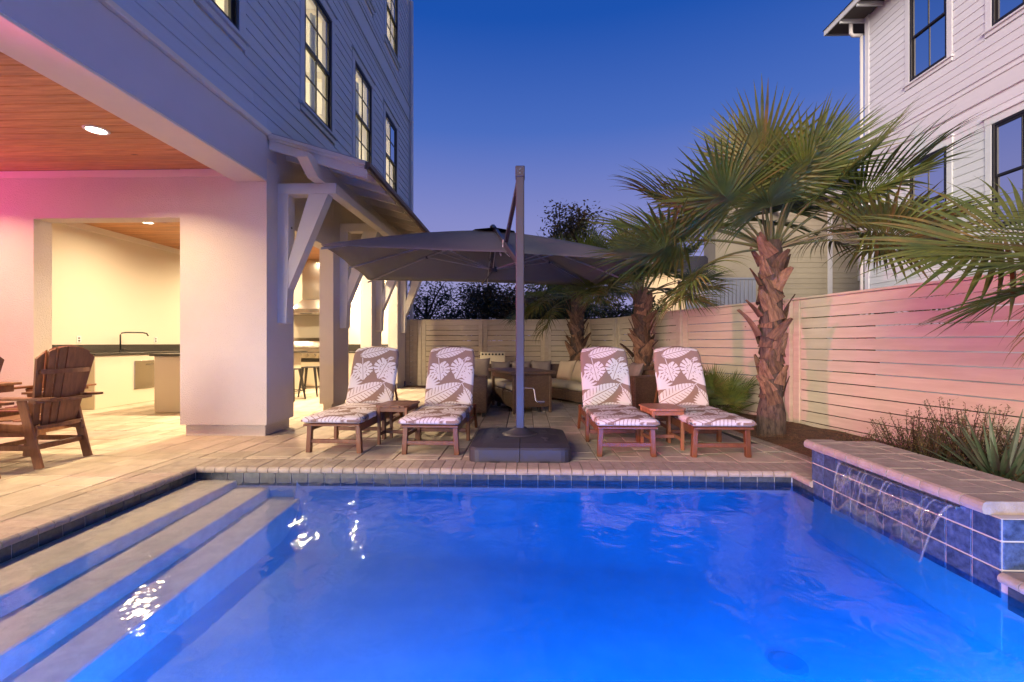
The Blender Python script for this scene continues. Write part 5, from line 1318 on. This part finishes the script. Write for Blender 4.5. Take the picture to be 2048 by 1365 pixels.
# cottage behind the palms
ct = thing('beige_cottage', (9,16.5,0), 'beige cottage with white trim and steep gable behind the big palm', 'house')
cx0, cx1, cy0_, cy1_ = 7.55, 14.0, 15.4, 19.5
MB().box(cx0+.02,cx1,cy0_+.02,cy1_,0,6.0).build('wall', M_siding_c, ct)
z = 1.6
while z < 6.0:
    if not (z > 2.9 and z < 4.9): MB().add([(cx0,cy0_-.0,z),(cx1,cy0_,z),(cx1,cy0_+.014,z+.17),(cx0,cy0_+.014,z+.17)],[(0,1,2,3)]).box(cx0,cx1,cy0_+.0,cy0_+.018,z-.006,z-.001).build('siding_board', M_siding_c, ct)
    else:
        for a, b_ in ((cx0,11.0),(12.0,cx1)): MB().add([(a,cy0_-.0,z),(b_,cy0_,z),(b_,cy0_+.014,z+.17),(a,cy0_+.014,z+.17)],[(0,1,2,3)]).box(a,b_,cy0_+.0,cy0_+.018,z-.006,z-.001).build('siding_board', M_siding_c, ct)
    z += .175
for xx in (cx0, 10.05): MB().cbox(xx-.02,xx+.13,cy0_-.04,cy0_+.0,0,6.0,.006).build('corner_board', M_white, ct)
wf = MB().cbox(11.02,11.16,cy0_-.05,cy0_+.01,3.25,4.85,.004).cbox(11.82,11.96,cy0_-.05,cy0_+.01,3.25,4.85,.004).cbox(11.16,11.82,cy0_-.05,cy0_+.01,3.25,3.37,.004).cbox(11.16,11.82,cy0_-.05,cy0_+.01,4.72,4.85,.004).cbox(11.16,11.82,cy0_-.045,cy0_+.01,4.02,4.07,.004).build('window', M_white, ct)
MB().box(11.16,11.82,cy0_-.01,cy0_+.01,3.37,4.72).build('pane', mat('dark_pane',(.01,.012,.018),.08), wf)
MB().box(cx0-.3,cx1,cy0_-.45,cy0_-.30,5.95,6.15).build('eave_fascia', M_white, ct)
MB().prism([(cy0_-.5,6.12),(cy0_+2.05,7.6),(cy0_+4.6,6.12)], cx0+1.2, cx1+.5, 'x').build('roof', M_shingle, ct)
# cross gable facing the yard's left
gx0, gx1, gy = 6.2, 8.0, 15.0
MB().prism([(gx0,0),(gx1,0),(gx1,5.9),((gx0+gx1)/2,7.7),(gx0,5.9)], gy, gy+.6, 'y').build('gable_wall', M_siding_c, ct)
for s in (0,1):
    xa, xb = ((gx0-.25),(gx0+gx1)/2) if s == 0 else ((gx1+.25),(gx0+gx1)/2)
    MB().bar((xa,gy-.10,5.42),(xb,gy-.10,7.82),.06,.16,(0,0,1)).build('rake_board', M_white, ct)
    MB().bar((xa,gy+.25,5.50),(xb,gy+.25,7.92),.9,.05,(0,0,1)).build('gable_roof', M_shingle, ct)
# corrugated blue-grey metal screen in front of the cottage
ms = thing('metal_screen', (6.6,14.2,0), 'blue grey vertical board screen beyond the side fence', 'screen')
x = 5.25
while x < 8.6: piece('board', (x,14.2,1.60), (.10,.03,3.2), M_board, ms) if False else None; x += .12
M_board = mat('blue_grey_board', (.30,.33,.40), .5, var=.08)
x = 5.00
while x < 7.15: piece('board', (x,14.2,1.58), (.105,.03,3.2), M_board, ms, b=.01); x += .12
MB().cbox(4.95,7.2,14.15,14.19,3.14,3.20,.004).build('rail', M_board, ms)
# warm lit wall of a further house
lw = thing('lit_house', (5.2,18.2,0), 'cream lit wall of a house showing between the palms', 'house')
MB().box(4.7,7.3,18.2,20,0,4.0).build('wall', mat('cream_wall',(.75,.62,.46),.9,bump=.002), lw)
MB().prism([(17.8,3.95),(19.1,4.8),(20.4,3.95)], 4.0, 7.5, 'x').build('roof', M_shingle, lw)
ld = bpy.data.lights.new('eave_light','AREA'); ld.energy = 30; ld.color = (1,.75,.45); ld.size = .5
fx = MB().cbox(5.5,5.7,16.5,16.6,3.30,3.42,.01).tube([(5.6,16.55,0),(5.6,16.55,3.3)],.03,8).build('lamp_post', M_gun, lw)
lo = bpy.data.objects.new('eave_light', ld); C.objects.link(lo); lo.parent = lw; lo.location = Vector((5.6,16.6,3.4))-lw.location; lo.rotation_euler = (R(75),0,0)
print('objects', len(bpy.data.objects), 'tris', sum(len(o.data.polygons) for o in bpy.data.objects if o.type=='MESH'))
